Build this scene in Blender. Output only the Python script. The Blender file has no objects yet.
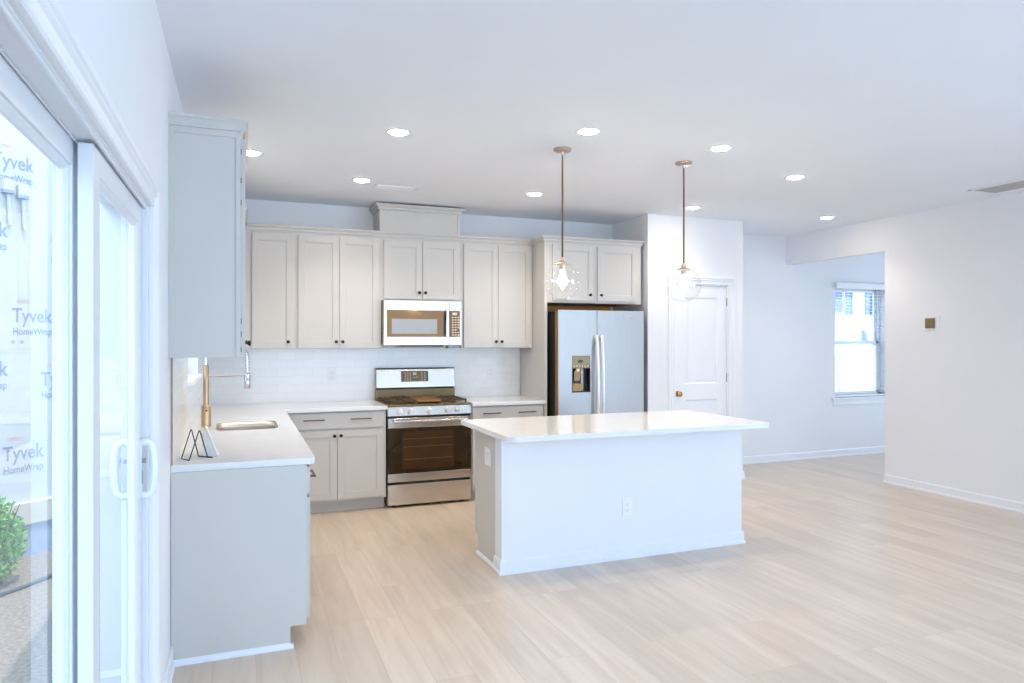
import bpy, bmesh, math, random
from mathutils import Vector, Matrix
random.seed(7)
S = bpy.context.scene
COL = S.collection
R = math.radians

# ------------------------------------------------------------------ camera
cam = bpy.data.objects.new('camera', bpy.data.cameras.new('camera'))
COL.objects.link(cam)
cam.data.sensor_width = 36.0
cam.data.lens = 689.77 / 1024 * 36.0
cam.data.shift_y = -0.0014
cam.data.clip_start = 0.02
cam.location = (0.2948, 0.0, 1.4733)
cam.rotation_euler = (R(90), 0, R(-21.4774))
S.camera = cam

# ------------------------------------------------------------------ world, sun, daylight, exposure
S.view_settings.view_transform = 'Standard'
S.view_settings.look = 'None'
S.view_settings.gamma = 1.0
S.view_settings.use_curve_mapping = False
S.view_settings.exposure = 0.06
S.cycles.use_denoising = True
S.cycles.max_bounces = 14
S.cycles.diffuse_bounces = 8
S.cycles.glossy_bounces = 6
S.cycles.transparent_max_bounces = 16
S.cycles.sample_clamp_indirect = 8.0
W = bpy.data.worlds.new('overcast_sky'); S.world = W; W.use_nodes = True
bg = W.node_tree.nodes['Background']
bg.inputs[0].default_value = (0.56, 0.77, 1.0, 1)
bg.inputs[1].default_value = 3.4

def lamp(name, kind, loc, rot, energy, color, **kw):
    d = bpy.data.lights.new(name, kind); d.energy = energy; d.color = color
    for k, v in kw.items(): setattr(d, k, v)
    o = bpy.data.objects.new(name, d); COL.objects.link(o)
    o.location = loc; o.rotation_euler = rot
    return o
sd = Vector((-0.22, 0.30, -1.0))
sun = lamp('sun', 'SUN', (-3, -2, 9), sd.to_track_quat('-Z', 'Y').to_euler(), 3.2, (1.0, 0.95, 0.88), angle=R(0.6))
# daylight standing in the big windows of the wall behind the camera
lamp('rear_window_daylight', 'AREA', (3.2, -5.55, 1.35), (R(90), 0, 0), 88, (0.60, 0.79, 1.0), shape='RECTANGLE', size=5.2, size_y=2.2)
lamp('patio_door_fill', 'AREA', (-0.75, 2.32, 2.75), (0, R(-45), 0), 40, (0.42, 0.70, 1.0), shape='RECTANGLE', size=0.7, size_y=0.8)  # added unseen lamp: extra blue fill on the floor inside the door
XR_ = 6.493
lamp('nook_fill', 'AREA', (9.35, 4.9, 1.4), (R(90), 0, R(90)), 22, (0.74, 0.87, 1.0), shape='RECTANGLE', size=1.5, size_y=1.5)  # added unseen lamp to lift the dark nook; its wall opening is made up
lamp('side_fill', 'AREA', (XR_ + 0.05, -1.6, 1.35), (R(90), 0, R(90)), 118, (0.42, 0.67, 1.0), shape='RECTANGLE', size=4.4, size_y=2.0)  # added unseen lamp in a made-up opening, cool fill for the floor

# ------------------------------------------------------------------ materials
def srgb(r, g, b):
    f = lambda c: (c / 255 / 12.92) if c / 255 <= 0.04045 else ((c / 255 + 0.055) / 1.055) ** 2.4
    return (f(r), f(g), f(b), 1)
def newmat(name):
    m = bpy.data.materials.new(name); m.use_nodes = True
    nt = m.node_tree
    return m, nt, nt.nodes['Principled BSDF'], nt.nodes, nt.links
def mat(name, col, rough=0.5, metal=0.0, var=0.03, scale=6.0, bump=0.0, bscale=200.0, coat=0.0, spec=0.5, stretch=None):
    m, nt, b, N, L = newmat(name)
    tc = N.new('ShaderNodeTexCoord')
    src = tc.outputs['Object']
    if stretch:
        mp = N.new('ShaderNodeMapping'); mp.inputs['Scale'].default_value = stretch
        L.new(src, mp.inputs[0]); src = mp.outputs[0]
    n = N.new('ShaderNodeTexNoise'); n.inputs['Scale'].default_value = scale; n.inputs['Detail'].default_value = 3
    L.new(src, n.inputs['Vector'])
    r = N.new('ShaderNodeValToRGB')
    r.color_ramp.elements[0].position = 0.3; r.color_ramp.elements[1].position = 0.7
    r.color_ramp.elements[0].color = tuple(max(0, c * (1 - var)) for c in col[:3]) + (1,)
    r.color_ramp.elements[1].color = tuple(min(1, c * (1 + var)) for c in col[:3]) + (1,)
    L.new(n.outputs['Fac'], r.inputs[0]); L.new(r.outputs[0], b.inputs['Base Color'])
    b.inputs['Roughness'].default_value = rough; b.inputs['Metallic'].default_value = metal
    b.inputs['Specular IOR Level'].default_value = spec
    if coat: b.inputs['Coat Weight'].default_value = coat; b.inputs['Coat Roughness'].default_value = 0.08
    if bump:
        n2 = N.new('ShaderNodeTexNoise'); n2.inputs['Scale'].default_value = bscale
        L.new(src, n2.inputs['Vector'])
        bp = N.new('ShaderNodeBump'); bp.inputs['Strength'].default_value = bump; bp.inputs['Distance'].default_value = 0.002
        L.new(n2.outputs['Fac'], bp.inputs['Height']); L.new(bp.outputs[0], b.inputs['Normal'])
    return m
def glass_mat(name, tint=(1, 1, 1), refl=1.0, rough=0.0, f0=0.04):
    m = bpy.data.materials.new(name); m.use_nodes = True
    N, L = m.node_tree.nodes, m.node_tree.links
    N.remove(N['Principled BSDF'])
    t = N.new('ShaderNodeBsdfTransparent'); t.inputs[0].default_value = tuple(tint) + (1,)
    g = N.new('ShaderNodeBsdfGlossy'); g.inputs['Roughness'].default_value = rough
    g.inputs[0].default_value = (1, 1, 1, 1)
    lw = N.new('ShaderNodeLayerWeight'); lw.inputs[0].default_value = 0.5
    pw_ = N.new('ShaderNodeMath'); pw_.operation = 'POWER'; pw_.inputs[1].default_value = 5.0
    mu = N.new('ShaderNodeMath'); mu.operation = 'MULTIPLY_ADD'; mu.inputs[1].default_value = 0.92 * refl; mu.inputs[2].default_value = f0 * 1.6
    mx = N.new('ShaderNodeMixShader')
    L.new(lw.outputs['Facing'], pw_.inputs[0]); L.new(pw_.outputs[0], mu.inputs[0]); L.new(mu.outputs[0], mx.inputs[0])
    L.new(t.outputs[0], mx.inputs[1]); L.new(g.outputs[0], mx.inputs[2])
    L.new(mx.outputs[0], N['Material Output'].inputs[0])
    return m
def emit_mat(name, col, strength):
    m, nt, b, N, L = newmat(name)
    b.inputs['Base Color'].default_value = (0.8, 0.8, 0.8, 1)
    b.inputs['Emission Color'].default_value = tuple(col) + (1,)
    b.inputs['Emission Strength'].default_value = strength
    return m
def floor_mat():
    m, nt, b, N, L = newmat('oak_plank')
    tc = N.new('ShaderNodeTexCoord')
    mp = N.new('ShaderNodeMapping'); mp.inputs['Rotation'].default_value = (0, 0, R(90))
    L.new(tc.outputs['Object'], mp.inputs[0])
    br = N.new('ShaderNodeTexBrick')
    br.inputs['Scale'].default_value = 1.0
    br.inputs['Brick Width'].default_value = 1.22; br.inputs['Row Height'].default_value = 0.18
    br.inputs['Mortar Size'].default_value = 0.0012; br.inputs['Mortar Smooth'].default_value = 0.2
    br.inputs['Bias'].default_value = 0.0
    br.offset = 0.37; br.offset_frequency = 3
    br.inputs['Color1'].default_value = (0, 0, 0, 1); br.inputs['Color2'].default_value = (1, 1, 1, 1)
    br.inputs['Mortar'].default_value = (0.5, 0.5, 0.5, 1)
    L.new(mp.outputs[0], br.inputs['Vector'])
    # wood grain, long along the planks (y)
    mg = N.new('ShaderNodeMapping'); mg.inputs['Scale'].default_value = (16, 1.3, 1)
    L.new(tc.outputs['Object'], mg.inputs[0])
    ad = N.new('ShaderNodeVectorMath'); ad.operation = 'ADD'
    sc = N.new('ShaderNodeVectorMath'); sc.operation = 'SCALE'; sc.inputs['Scale'].default_value = 37.0
    L.new(br.outputs['Color'], sc.inputs[0]); L.new(mg.outputs[0], ad.inputs[0]); L.new(sc.outputs[0], ad.inputs[1])
    n = N.new('ShaderNodeTexNoise'); n.inputs['Scale'].default_value = 1.0; n.inputs['Detail'].default_value = 5; n.inputs['Roughness'].default_value = 0.6
    n.inputs['Distortion'].default_value = 0.6
    L.new(ad.outputs[0], n.inputs['Vector'])
    r = N.new('ShaderNodeValToRGB')
    r.color_ramp.elements[0].position = 0.25; r.color_ramp.elements[0].color = srgb(196, 179, 162)
    r.color_ramp.elements[1].position = 0.75; r.color_ramp.elements[1].color = srgb(218, 204, 190)
    L.new(n.outputs['Fac'], r.inputs[0])
    v = N.new('ShaderNodeMix'); v.data_type = 'RGBA'; v.blend_type = 'MULTIPLY'; v.inputs['Factor'].default_value = 1.0
    r2 = N.new('ShaderNodeValToRGB')
    r2.color_ramp.elements[0].color = (0.895, 0.89, 0.885, 1); r2.color_ramp.elements[1].color = (1.04, 1.04, 1.04, 1)
    L.new(br.outputs['Color'], r2.inputs[0])
    L.new(r.outputs[0], v.inputs['A']); L.new(r2.outputs[0], v.inputs['B'])
    dk = N.new('ShaderNodeMix'); dk.data_type = 'RGBA'; dk.blend_type = 'MIX'
    dk.inputs['B'].default_value = srgb(150, 122, 96)
    mu = N.new('ShaderNodeMath'); mu.operation = 'MULTIPLY'; mu.inputs[1].default_value = 0.35
    L.new(br.outputs['Fac'], mu.inputs[0]); L.new(mu.outputs[0], dk.inputs['Factor'])
    L.new(v.outputs['Result'], dk.inputs['A'])
    L.new(dk.outputs['Result'], b.inputs['Base Color'])
    b.inputs['Roughness'].default_value = 0.30
    b.inputs['Specular IOR Level'].default_value = 0.65
    bp = N.new('ShaderNodeBump'); bp.inputs['Strength'].default_value = 0.08; bp.inputs['Distance'].default_value = 0.002
    L.new(n.outputs['Fac'], bp.inputs['Height']); L.new(bp.outputs[0], b.inputs['Normal'])
    return m
def tile_mat(name, axis):
    m, nt, b, N, L = newmat(name)
    tc = N.new('ShaderNodeTexCoord')
    sx = N.new('ShaderNodeSeparateXYZ'); L.new(tc.outputs['Object'], sx.inputs[0])
    cx = N.new('ShaderNodeCombineXYZ')
    L.new(sx.outputs['X' if axis == 'x' else 'Y'], cx.inputs[0]); L.new(sx.outputs['Z'], cx.inputs[1])
    br = N.new('ShaderNodeTexBrick'); br.inputs['Scale'].default_value = 1
    br.inputs['Brick Width'].default_value = 0.152; br.inputs['Row Height'].default_value = 0.0762
    br.inputs['Mortar Size'].default_value = 0.0018; br.inputs['Mortar Smooth'].default_value = 0.4
    br.inputs['Color1'].default_value = (0.86, 0.86, 0.86, 1); br.inputs['Color2'].default_value = (0.89, 0.89, 0.89, 1)
    br.inputs['Mortar'].default_value = (0.80, 0.80, 0.80, 1)
    L.new(cx.outputs[0], br.inputs['Vector']); L.new(br.outputs['Color'], b.inputs['Base Color'])
    b.inputs['Roughness'].default_value = 0.12
    inv = N.new('ShaderNodeMath'); inv.operation = 'SUBTRACT'; inv.inputs[0].default_value = 1
    L.new(br.outputs['Fac'], inv.inputs[1])
    bp = N.new('ShaderNodeBump'); bp.inputs['Strength'].default_value = 0.4; bp.inputs['Distance'].default_value = 0.002
    L.new(inv.outputs[0], bp.inputs['Height']); L.new(bp.outputs[0], b.inputs['Normal'])
    return m

M = {}
M['wall'] = mat('wall_paint', (0.785, 0.795, 0.825, 1), 0.75, var=0.008, scale=2, bump=0.05, bscale=350)
M['ceiling'] = mat('ceiling_paint', (0.80, 0.835, 0.89, 1), 0.9, var=0.008, scale=2, bump=0.06, bscale=260)
M['trim'] = mat('white_trim_paint', (0.80, 0.82, 0.86, 1), 0.35, var=0.006)
M['floor'] = floor_mat()
M['cab'] = mat('greige_cabinet_paint', srgb(199, 196, 192), 0.42, var=0.008, scale=3)
M['cab_in'] = mat('raw_maple_interior', srgb(232, 168, 98), 0.6, var=0.12, scale=3, stretch=(2, 14, 14))
M['quartz'] = mat('white_quartz', (0.77, 0.77, 0.775, 1), 0.13, var=0.012, scale=14)
M['tile_x'] = tile_mat('white_subway_tile_back', 'x')
M['tile_y'] = tile_mat('white_subway_tile_left', 'y')
M['steel'] = mat('brushed_stainless', (0.62, 0.59, 0.56, 1), 0.2, 1.0, var=0.05, scale=5, stretch=(1, 1, 60))
M['steel_f'] = mat('fridge_stainless', (0.48, 0.47, 0.465, 1), 0.46, 1.0, var=0.04, scale=5, stretch=(60, 60, 1))
M['basin'] = mat('sink_steel', srgb(224, 214, 202), 0.3, 1.0, var=0.03)
M['chrome'] = mat('polished_chrome', (0.62, 0.62, 0.64, 1), 0.12, 1.0, var=0.01)
M['gold'] = mat('warm_brushed_nickel', srgb(196, 166, 130), 0.38, 1.0, var=0.04)
M['bronze'] = mat('dark_bronze', srgb(62, 46, 32), 0.35, 0.8, var=0.05)
M['pull'] = mat('bronze_pull', srgb(104, 84, 62), 0.35, 0.8, var=0.05)
M['brass'] = mat('aged_brass', srgb(184, 148, 92), 0.25, 1.0, var=0.04)
M['black'] = mat('black_plastic', (0.012, 0.010, 0.008, 1), 0.4, var=0.05)
M['iron'] = mat('cast_iron', srgb(72, 56, 36), 0.55, var=0.1, bump=0.2)
M['enamel'] = mat('taupe_black_enamel', srgb(120, 100, 62), 0.25, 0.3, var=0.04)
M['griddle'] = mat('griddle_plate', srgb(150, 108, 64), 0.4, 0.5, var=0.05)
M['bglass'] = mat('black_glass_warm_cast', srgb(128, 92, 28), 0.12, 0.0, var=0.03, spec=0.3)  # black glass; warm reflected gold put into its base colour
M['oglass'] = mat('oven_door_glass', srgb(46, 31, 12), 0.06, 0.0, var=0.15, scale=4)
M['ograck'] = mat('oven_inner_glass', srgb(64, 40, 20), 0.08, 0.0, var=0.15, scale=6)
M['mwglass'] = mat('grey_mesh_screen', srgb(150, 148, 148), 0.12, 0.0, var=0.03)
M['ctrl'] = mat('control_panel_warm_cast', srgb(112, 82, 40), 0.25, 0.0, var=0.03)  # black keypad and display, warm reflected tone put into the colour
M['keys'] = mat('pale_key_print', srgb(214, 196, 168), 0.4, var=0.02)
M['plastic'] = mat('white_plastic', (0.83, 0.83, 0.84, 1), 0.3, var=0.006)
M['vinyl'] = mat('white_vinyl', (0.72, 0.74, 0.78, 1), 0.3, var=0.006)
M['slot'] = mat('outlet_slot', (0.25, 0.25, 0.26, 1), 0.5)
M['screen'] = mat('thermostat_screen', srgb(122, 100, 66), 0.2, var=0.03)
M['dark'] = mat('shadow_gap_black', (0.02, 0.018, 0.015, 1), 0.7)
M['fside'] = mat('fridge_lit_gold', srgb(150, 118, 66), 0.35, 0.4, var=0.05)  # gold of the lit door edge put into the colour; drip tray shares it
M['edge'] = mat('tan_edge_strip', srgb(172, 146, 124), 0.5)
M['vent'] = mat('grey_vent_louver', (0.42, 0.42, 0.42, 1), 0.5)
M['nickel'] = mat('satin_nickel', srgb(196, 182, 172), 0.3, 1.0, var=0.03)
M['satin'] = mat('satin_handle', (0.80, 0.80, 0.82, 1), 0.35, 0.35, var=0.02)
M['steel_m'] = mat('microwave_stainless', (0.50, 0.46, 0.42, 1), 0.24, 1.0, var=0.05, scale=5, stretch=(1, 1, 60))
M['wire'] = mat('black_wire', (0.012, 0.012, 0.012, 1), 0.4, 0.5)
M['card'] = mat('white_card', (0.86, 0.86, 0.88, 1), 0.5, var=0.005)
M['glass'] = glass_mat('window_glass', (0.97, 0.985, 1.0), 1.0)
M['globe'] = glass_mat('clear_globe_glass', (0.985, 0.985, 0.985), 0.9, f0=0.06)
M['lens'] = emit_mat('downlight_lens', (1.0, 0.83, 0.62), 100.0)
M['bulb'] = emit_mat('warm_bulb', (1.0, 0.80, 0.56), 95.0)
M['wrap'] = mat('white_house_wrap', (0.56, 0.575, 0.59, 1), 0.5, var=0.03, scale=1.5, bump=0.9, bscale=5, stretch=(0.5, 0.5, 5))
M['ink'] = mat('pale_blue_print', srgb(132, 150, 176), 0.5, var=0.03)
M['pink'] = mat('pale_red_print', srgb(206, 172, 178), 0.5, var=0.03)
M['ledge'] = mat('cream_ledge', srgb(200, 192, 180), 0.7, var=0.03)
M['block'] = mat('blue_grey_base', srgb(150, 166, 190), 0.8, var=0.08, scale=9)
M['mulch'] = mat('dry_mulch', srgb(140, 127, 116), 0.95, var=0.35, scale=38, bump=1.0, bscale=60)
M['leaf'] = mat('shrub_leaf', srgb(120, 176, 92), 0.5, var=0.35, scale=18)
M['stem'] = mat('shrub_stem', srgb(104, 86, 62), 0.8, var=0.1)
M['hose'] = mat('dark_hose', srgb(70, 84, 100), 0.5, var=0.1)
M['siding'] = mat('white_siding', (0.62, 0.63, 0.64, 1), 0.6, var=0.02)
M['shutter'] = mat('slate_shutter', srgb(96, 118, 148), 0.6, var=0.04)
M['paving'] = mat('pale_paving', (0.5, 0.5, 0.5, 1), 0.8, var=0.04)

# ------------------------------------------------------------------ mesh helpers
OFF = {}
def S_(y0):            # a front that faces the camera side (-y): a along x, n outward
    return lambda a, n, z: (a, y0 - n, z)
def E_(x0):            # a front that faces +x: a along y, n outward
    return lambda a, n, z: (x0 + n, a, z)
def W_(x0):            # a front that faces -x
    return lambda a, n, z: (x0 - n, a, z)
class MB:
    def __init__(s): s.bm = bmesh.new()
    def box(s, x0, x1, y0, y1, z0, z1, f=None):
        if f: (x0, y0, z0), (x1, y1, z1) = f(x0, y0, z0), f(x1, y1, z1)
        x0, x1 = sorted((x0, x1)); y0, y1 = sorted((y0, y1)); z0, z1 = sorted((z0, z1))
        v = [s.bm.verts.new(p) for p in ((x0,y0,z0),(x1,y0,z0),(x1,y1,z0),(x0,y1,z0),(x0,y0,z1),(x1,y0,z1),(x1,y1,z1),(x0,y1,z1))]
        for q in ((3,2,1,0),(4,5,6,7),(0,1,5,4),(1,2,6,5),(2,3,7,6),(3,0,4,7)): s.bm.faces.new([v[i] for i in q])
        return s
    def ring(s, pts): return [s.bm.verts.new(p) for p in pts]
    def skin(s, rings, closed_ring=True, cap=True, loop=False):
        n = len(rings[0]); k = len(rings)
        for i in range(k if loop else k - 1):
            a, b = rings[i], rings[(i + 1) % k]
            for j in range(n if closed_ring else n - 1):
                s.bm.faces.new((a[j], a[(j + 1) % n], b[(j + 1) % n], b[j]))
        if cap and not loop:
            s.bm.faces.new(rings[0][::-1]); s.bm.faces.new(rings[-1])
        return s
    def tube(s, pts, r, seg=10, loop=False):
        pts = [Vector(p) for p in pts]; n = len(pts); rings = []
        up = None
        for i, p in enumerate(pts):
            if loop: t = (pts[(i + 1) % n] - pts[i - 1]).normalized()
            else: t = (pts[min(i + 1, n - 1)] - pts[max(i - 1, 0)]).normalized()
            if up is None:
                up = Vector((0, 0, 1)) if abs(t.z) < 0.9 else Vector((1, 0, 0))
            x = t.cross(up)
            if x.length < 1e-4: x = t.cross(Vector((0, 1, 0.1)))
            x.normalize(); y = x.cross(t).normalized(); up = y
            rr = r[i] if isinstance(r, (list, tuple)) else r
            rings.append(s.ring([p + x * rr * math.cos(2*math.pi*k/seg) + y * rr * math.sin(2*math.pi*k/seg) for k in range(seg)]))
        return s.skin(rings, loop=loop)
    def cyl(s, p0, p1, r, seg=20): return s.tube([p0, p1], r, seg)
    def lathe(s, c, prof, seg=32, axis='z', close=False):
        c = Vector(c); rings = []
        for r, h in prof:
            ps = []
            for k in range(seg):
                a, b = r * math.cos(2*math.pi*k/seg), r * math.sin(2*math.pi*k/seg)
                ps.append(c + Vector({'z': (a, b, h), 'y': (a, h, b), 'x': (h, a, b)}[axis]))
            rings.append(s.ring(ps))
        s.skin(rings, cap=not close, loop=close)
        return s
    def sphere(s, c, r, u=24, v=14, scale=(1, 1, 1)):
        mtx = Matrix.Translation(c) @ Matrix.Diagonal((scale[0], scale[1], scale[2], 1))
        bmesh.ops.create_uvsphere(s.bm, u_segments=u, v_segments=v, radius=r, matrix=mtx); return s
    def poly(s, pts, ext):                        # extrude a planar polygon by a vector
        a = s.ring(pts); b = s.ring([Vector(p) + Vector(ext) for p in pts])
        return s.skin([a, b])
    def sweep(s, path, prof, f):                  # mitred profile along a 2D path; f(a,b,h); prof = (sideways offset, height)
        P = [Vector(p) for p in path]; rings = []
        for i, p in enumerate(P):
            ds = []
            if i > 0: ds.append((P[i] - P[i-1]).normalized())
            if i < len(P) - 1: ds.append((P[i+1] - P[i]).normalized())
            ns = [Vector((d.y, -d.x)) for d in ds]
            m = ns[0] if len(ns) == 1 else (ns[0] + ns[1]) / max(0.1, 1 + ns[0].dot(ns[1]))
            rings.append(s.ring([f(*(p + m * o), h) for o, h in prof]))
        return s.skin(rings)
    def build(s, name, m, parent=None, origin=None, bevel=0.0, smooth=False, seg=2):
        bmesh.ops.recalc_face_normals(s.bm, faces=s.bm.faces[:])
        me = bpy.data.meshes.new(name)
        if parent is not None: off = OFF[parent.name]
        else:
            if origin is None:
                c = [v.co for v in s.bm.verts]
                origin = [ (min(p[i] for p in c) + max(p[i] for p in c)) / 2 for i in (0, 1)] + [min(p.z for p in c)]
            off = Vector(origin)
        for v in s.bm.verts: v.co -= off
        s.bm.to_mesh(me); s.bm.free()
        me.materials.append(m)
        if smooth:
            for p in me.polygons: p.use_smooth = True
        o = bpy.data.objects.new(name, me); COL.objects.link(o)
        if parent is not None: o.parent = parent
        else: o.location = off
        OFF[o.name] = Vector(off)
        if bevel:
            b = o.modifiers.new('bevel', 'BEVEL'); b.width = bevel; b.segments = seg; b.limit_method = 'ANGLE'; b.angle_limit = R(40)
            b.harden_normals = False
        if smooth:
            try: me.set_sharp_from_angle(angle=R(38))
            except Exception: pass
        return o
def tag(o, label=None, cat=None, group=None, kind=None):
    if label: o['label'] = label
    if cat: o['category'] = cat
    if group: o['group'] = group
    if kind: o['kind'] = kind
    return o
def thing(name, label, cat, loc, group=None, kind=None):
    o = bpy.data.objects.new(name, None); COL.objects.link(o)
    o.location = loc; o.empty_display_size = 0.1
    OFF[o.name] = Vector(loc)
    return tag(o, label, cat, group, kind)
def dup(o, delta, label=None, parent=None):
    c = o.copy(); COL.objects.link(c)
    if parent is None: c.location = Vector(o.location) + Vector(delta)
    else: c.parent = parent
    if label: c['label'] = label
    OFF[c.name] = OFF[o.name] + Vector(delta)
    for ch in list(o.children): dup(ch, delta, None, c)
    return c
def struct(name, mb, m, label=None, parent=None, **kw):
    o = mb.build(name, m, parent, **kw)
    if parent is None: tag(o, label, None, None, 'structure')
    return o
def wall_cells(mb, f, a0, a1, z0, z1, t, holes):
    """a wall slab split around rectangular holes; f(a, n, z), n from 0 to t into the wall"""
    As = sorted({a0, a1, *[h[i] for h in holes for i in (0, 1)]}); Zs = sorted({z0, z1, *[h[i] for h in holes for i in (2, 3)]})
    for i in range(len(As) - 1):
        for j in range(len(Zs) - 1):
            ca, cz = (As[i] + As[i+1]) / 2, (Zs[j] + Zs[j+1]) / 2
            if any(h[0] < ca < h[1] and h[2] < cz < h[3] for h in holes): continue
            mb.box(As[i], As[i+1], 0, t, Zs[j], Zs[j+1], f)
    return mb

# ------------------------------------------------------------------ key sizes (metres)
H = 2.735; D = 6.615; XR = 6.493; XP0, XP1, YP = 4.078, 5.254, 5.913; YO = 5.224; ZO = 2.395
CT = 0.903; T = 0.15
DY0, DY1, DZ = 1.00, 2.735, 1.945            # sliding door opening in the left wall
WY0, WY1, WZ0, WZ1 = 4.42, 5.42, 1.225, 2.10   # window over the sink
NX0, NX1, NZ0, NZ1 = 7.285, 8.15, 0.745, 2.17  # window in the nook beyond
YB = -5.6                                     # wall behind the camera

# ------------------------------------------------------------------ room shell
struct('floor', MB().box(-T, 9.6, YB - T, D + T, -0.12, 0), M['floor'], origin=(0, 0, 0))
struct('ceiling', MB().box(-T, 9.6, YB - T, D + T, H, H + 0.2), M['ceiling'])
struct('wall_left', wall_cells(MB(), W_(0), YB, D + T, -0.12, H, T, [(DY0, DY1, 0, DZ), (WY0, WY1, WZ0, WZ1)]), M['wall'], origin=(0, 0, 0))
struct('wall_back', wall_cells(MB(), S_(D), 0, 9.6, -0.12, H, -T, [(NX0, NX1, NZ0, NZ1)]), M['wall'], origin=(0, D, 0))
struct('wall_right', wall_cells(MB(), W_(XR), YB, D, 0, H, -0.12, [(YO, D, 0, ZO), (-4.0, 0.8, 0.25, 2.4)]), M['wall'], origin=(XR, 0, 0))
struct('nook_wall', wall_cells(MB(), W_(9.3), 3.2, D, 0, H, -0.3, [(4.1, 5.7, 0.6, 2.2)]).box(XR + 0.12, 9.3, 3.2, 3.32, 0, H), M['wall'])
struct('wall_rear', wall_cells(MB(), S_(YB), -T, XR + 0.12, 0, H, T, [(0.5, 5.9, 0.2, 2.5)]), M['wall'], origin=(0, YB, 0))
PDX0, PDX1, PDZ = 4.400, 5.060, 2.045
pw = MB(); wall_cells(pw, S_(YP), XP0, XP1, 0, H, -0.11, [(PDX0, PDX1, 0, PDZ)])
pw.box(XP0, XP0 + 0.11, YP + 0.11, D, 0, H).box(XP1 - 0.11, XP1, YP + 0.11, D, 0, H)
struct('pantry_wall', pw, M['wall'], origin=(XP0, YP, 0))

# baseboards with an eased top and a shoe
BB = [(0, 0), (0.020, 0), (0.020, 0.016), (0.013, 0.024), (0.013, 0.078), (0.006, 0.09), (0, 0.09)]
fxy = lambda a, b, h: (a, b, h)
struct('baseboard_right', MB().sweep([(XR, YO + 0.0), (XR, YB)], [(o, h) for o, h in BB], fxy).sweep([(XR + 0.12, YO), (XR, YO)], BB, fxy), M['trim'], bevel=0)
struct('baseboard_back', MB().sweep([(9.3, D), (XP1, D)][::-1], BB, fxy), M['trim'])
struct('pantry_baseboard', MB().sweep([(PDX1 + 0.088, YP), (XP1, YP), (XP1, D)], BB, fxy).sweep([(XP0 , YP), (PDX0 - 0.088, YP)], BB, fxy), M['trim'])
struct('baseboard_left', MB().sweep([(0, DY1 + 0.088), (0, 3.458)], BB, fxy).sweep([(0, YB), (0, DY0 - 0.088)], BB, fxy), M['trim'])

# moulded casing profile: (outwards from the opening edge, off the wall)
CP = [(0.0, 0), (0.0, 0.009), (0.005, 0.013), (0.011, 0.013), (0.016, 0.007), (0.038, 0.010), (0.046, 0.017), (0.052, 0.017), (0.056, 0.012), (0.063, 0.019), (0.080, 0.020), (0.086, 0.015), (0.086, 0)]
fl = lambda a, b, h: (h, a, b)
CPn = [(-o, h) for o, h in CP]
struct('trim_1', MB().sweep([(DY0, 0), (DY0, DZ), (DY1, DZ), (DY1, 0)], CPn, fl), M['trim'])
fp = lambda a, b, h: (a, YP - h, b)
struct('trim_2', MB().sweep([(PDX0, 0), (PDX0, PDZ), (PDX1, PDZ), (PDX1, 0)], CPn, fp), M['trim'])

# ------------------------------------------------------------------ sliding door in the left wall
d1 = thing('door_1', 'white vinyl sliding patio door in the left wall', None, (0, (DY0 + DY1) / 2, 0), kind='structure')
fr = MB()
fr.box(DY0, DY0 + 0.04, -T, -0.006, 0.0, DZ, E_(0)).box(DY1 - 0.04, DY1, -T, -0.006, 0.0, DZ, E_(0))
fr.box(DY0, DY1, -T, -0.006, DZ - 0.006, DZ, E_(0)).box(DY0, DY1, -T, -0.006, 0, 0.035, E_(0))
fr.box(DY0, DY1, -0.0635, -0.0595, DZ - 0.012, DZ - 0.004, E_(0)).box(DY1 - 0.055, DY1 - 0.04, -0.072, -0.066, 0.03, DZ - 0.04, E_(0))
fr.box(DY0, DY1, -0.018, -0.010, DZ - 0.014, DZ - 0.004, E_(0))
fr.box(DY0, DY1, -0.072, -0.066, 0.035, 0.05, E_(0))
struct('door_frame', fr, M['vinyl'], parent=d1, bevel=0.002)
def door_panel(y0, y1, x0, x1, z0, z1, st, name):
    mb = MB()
    mb.box(y0, y0 + st, x0, x1, z0, z1, E_(0)).box(y1 - st, y1, x0, x1, z0, z1, E_(0))
    mb.box(y0 + st, y1 - st, x0, x1, z1 - 0.062, z1, E_(0)).box(y0 + st, y1 - st, x0, x1, z0, z0 + 0.09, E_(0))
    xm = (x0 + x1) / 2
    # sloped glazing bead all round the glass
    prof = [(0, xm - 0.012), (0, xm + 0.014), (0.006, xm + 0.012), (0.014, xm + 0.004), (0.014, xm - 0.004)]
    pth = [(y0 + st, z0 + 0.09), (y0 + st, z1 - 0.062), (y1 - st, z1 - 0.062), (y1 - st, z0 + 0.09), (y0 + st, z0 + 0.09)]
    mb.sweep(pth, prof, fl)
    p = struct(name, mb, M['vinyl'], parent=d1, bevel=0.0015)
    g = MB(); g.bm.faces.new(g.ring([(xm, y0 + st, z0 + 0.09), (xm, y1 - st, z0 + 0.09), (xm, y1 - st, z1 - 0.062), (xm, y0 + st, z1 - 0.062)]))
    g.build('pane', M['glass'], p)
    return p
door_panel(DY0 + 0.04, 1.925, -0.105, -0.066, 0.035, DZ - 0.006, 0.078, 'fixed_panel')
sp = door_panel(1.850, DY1 - 0.042, -0.056, -0.024, 0.04, DZ - 0.014, 0.080, 'sliding_panel')
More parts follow.
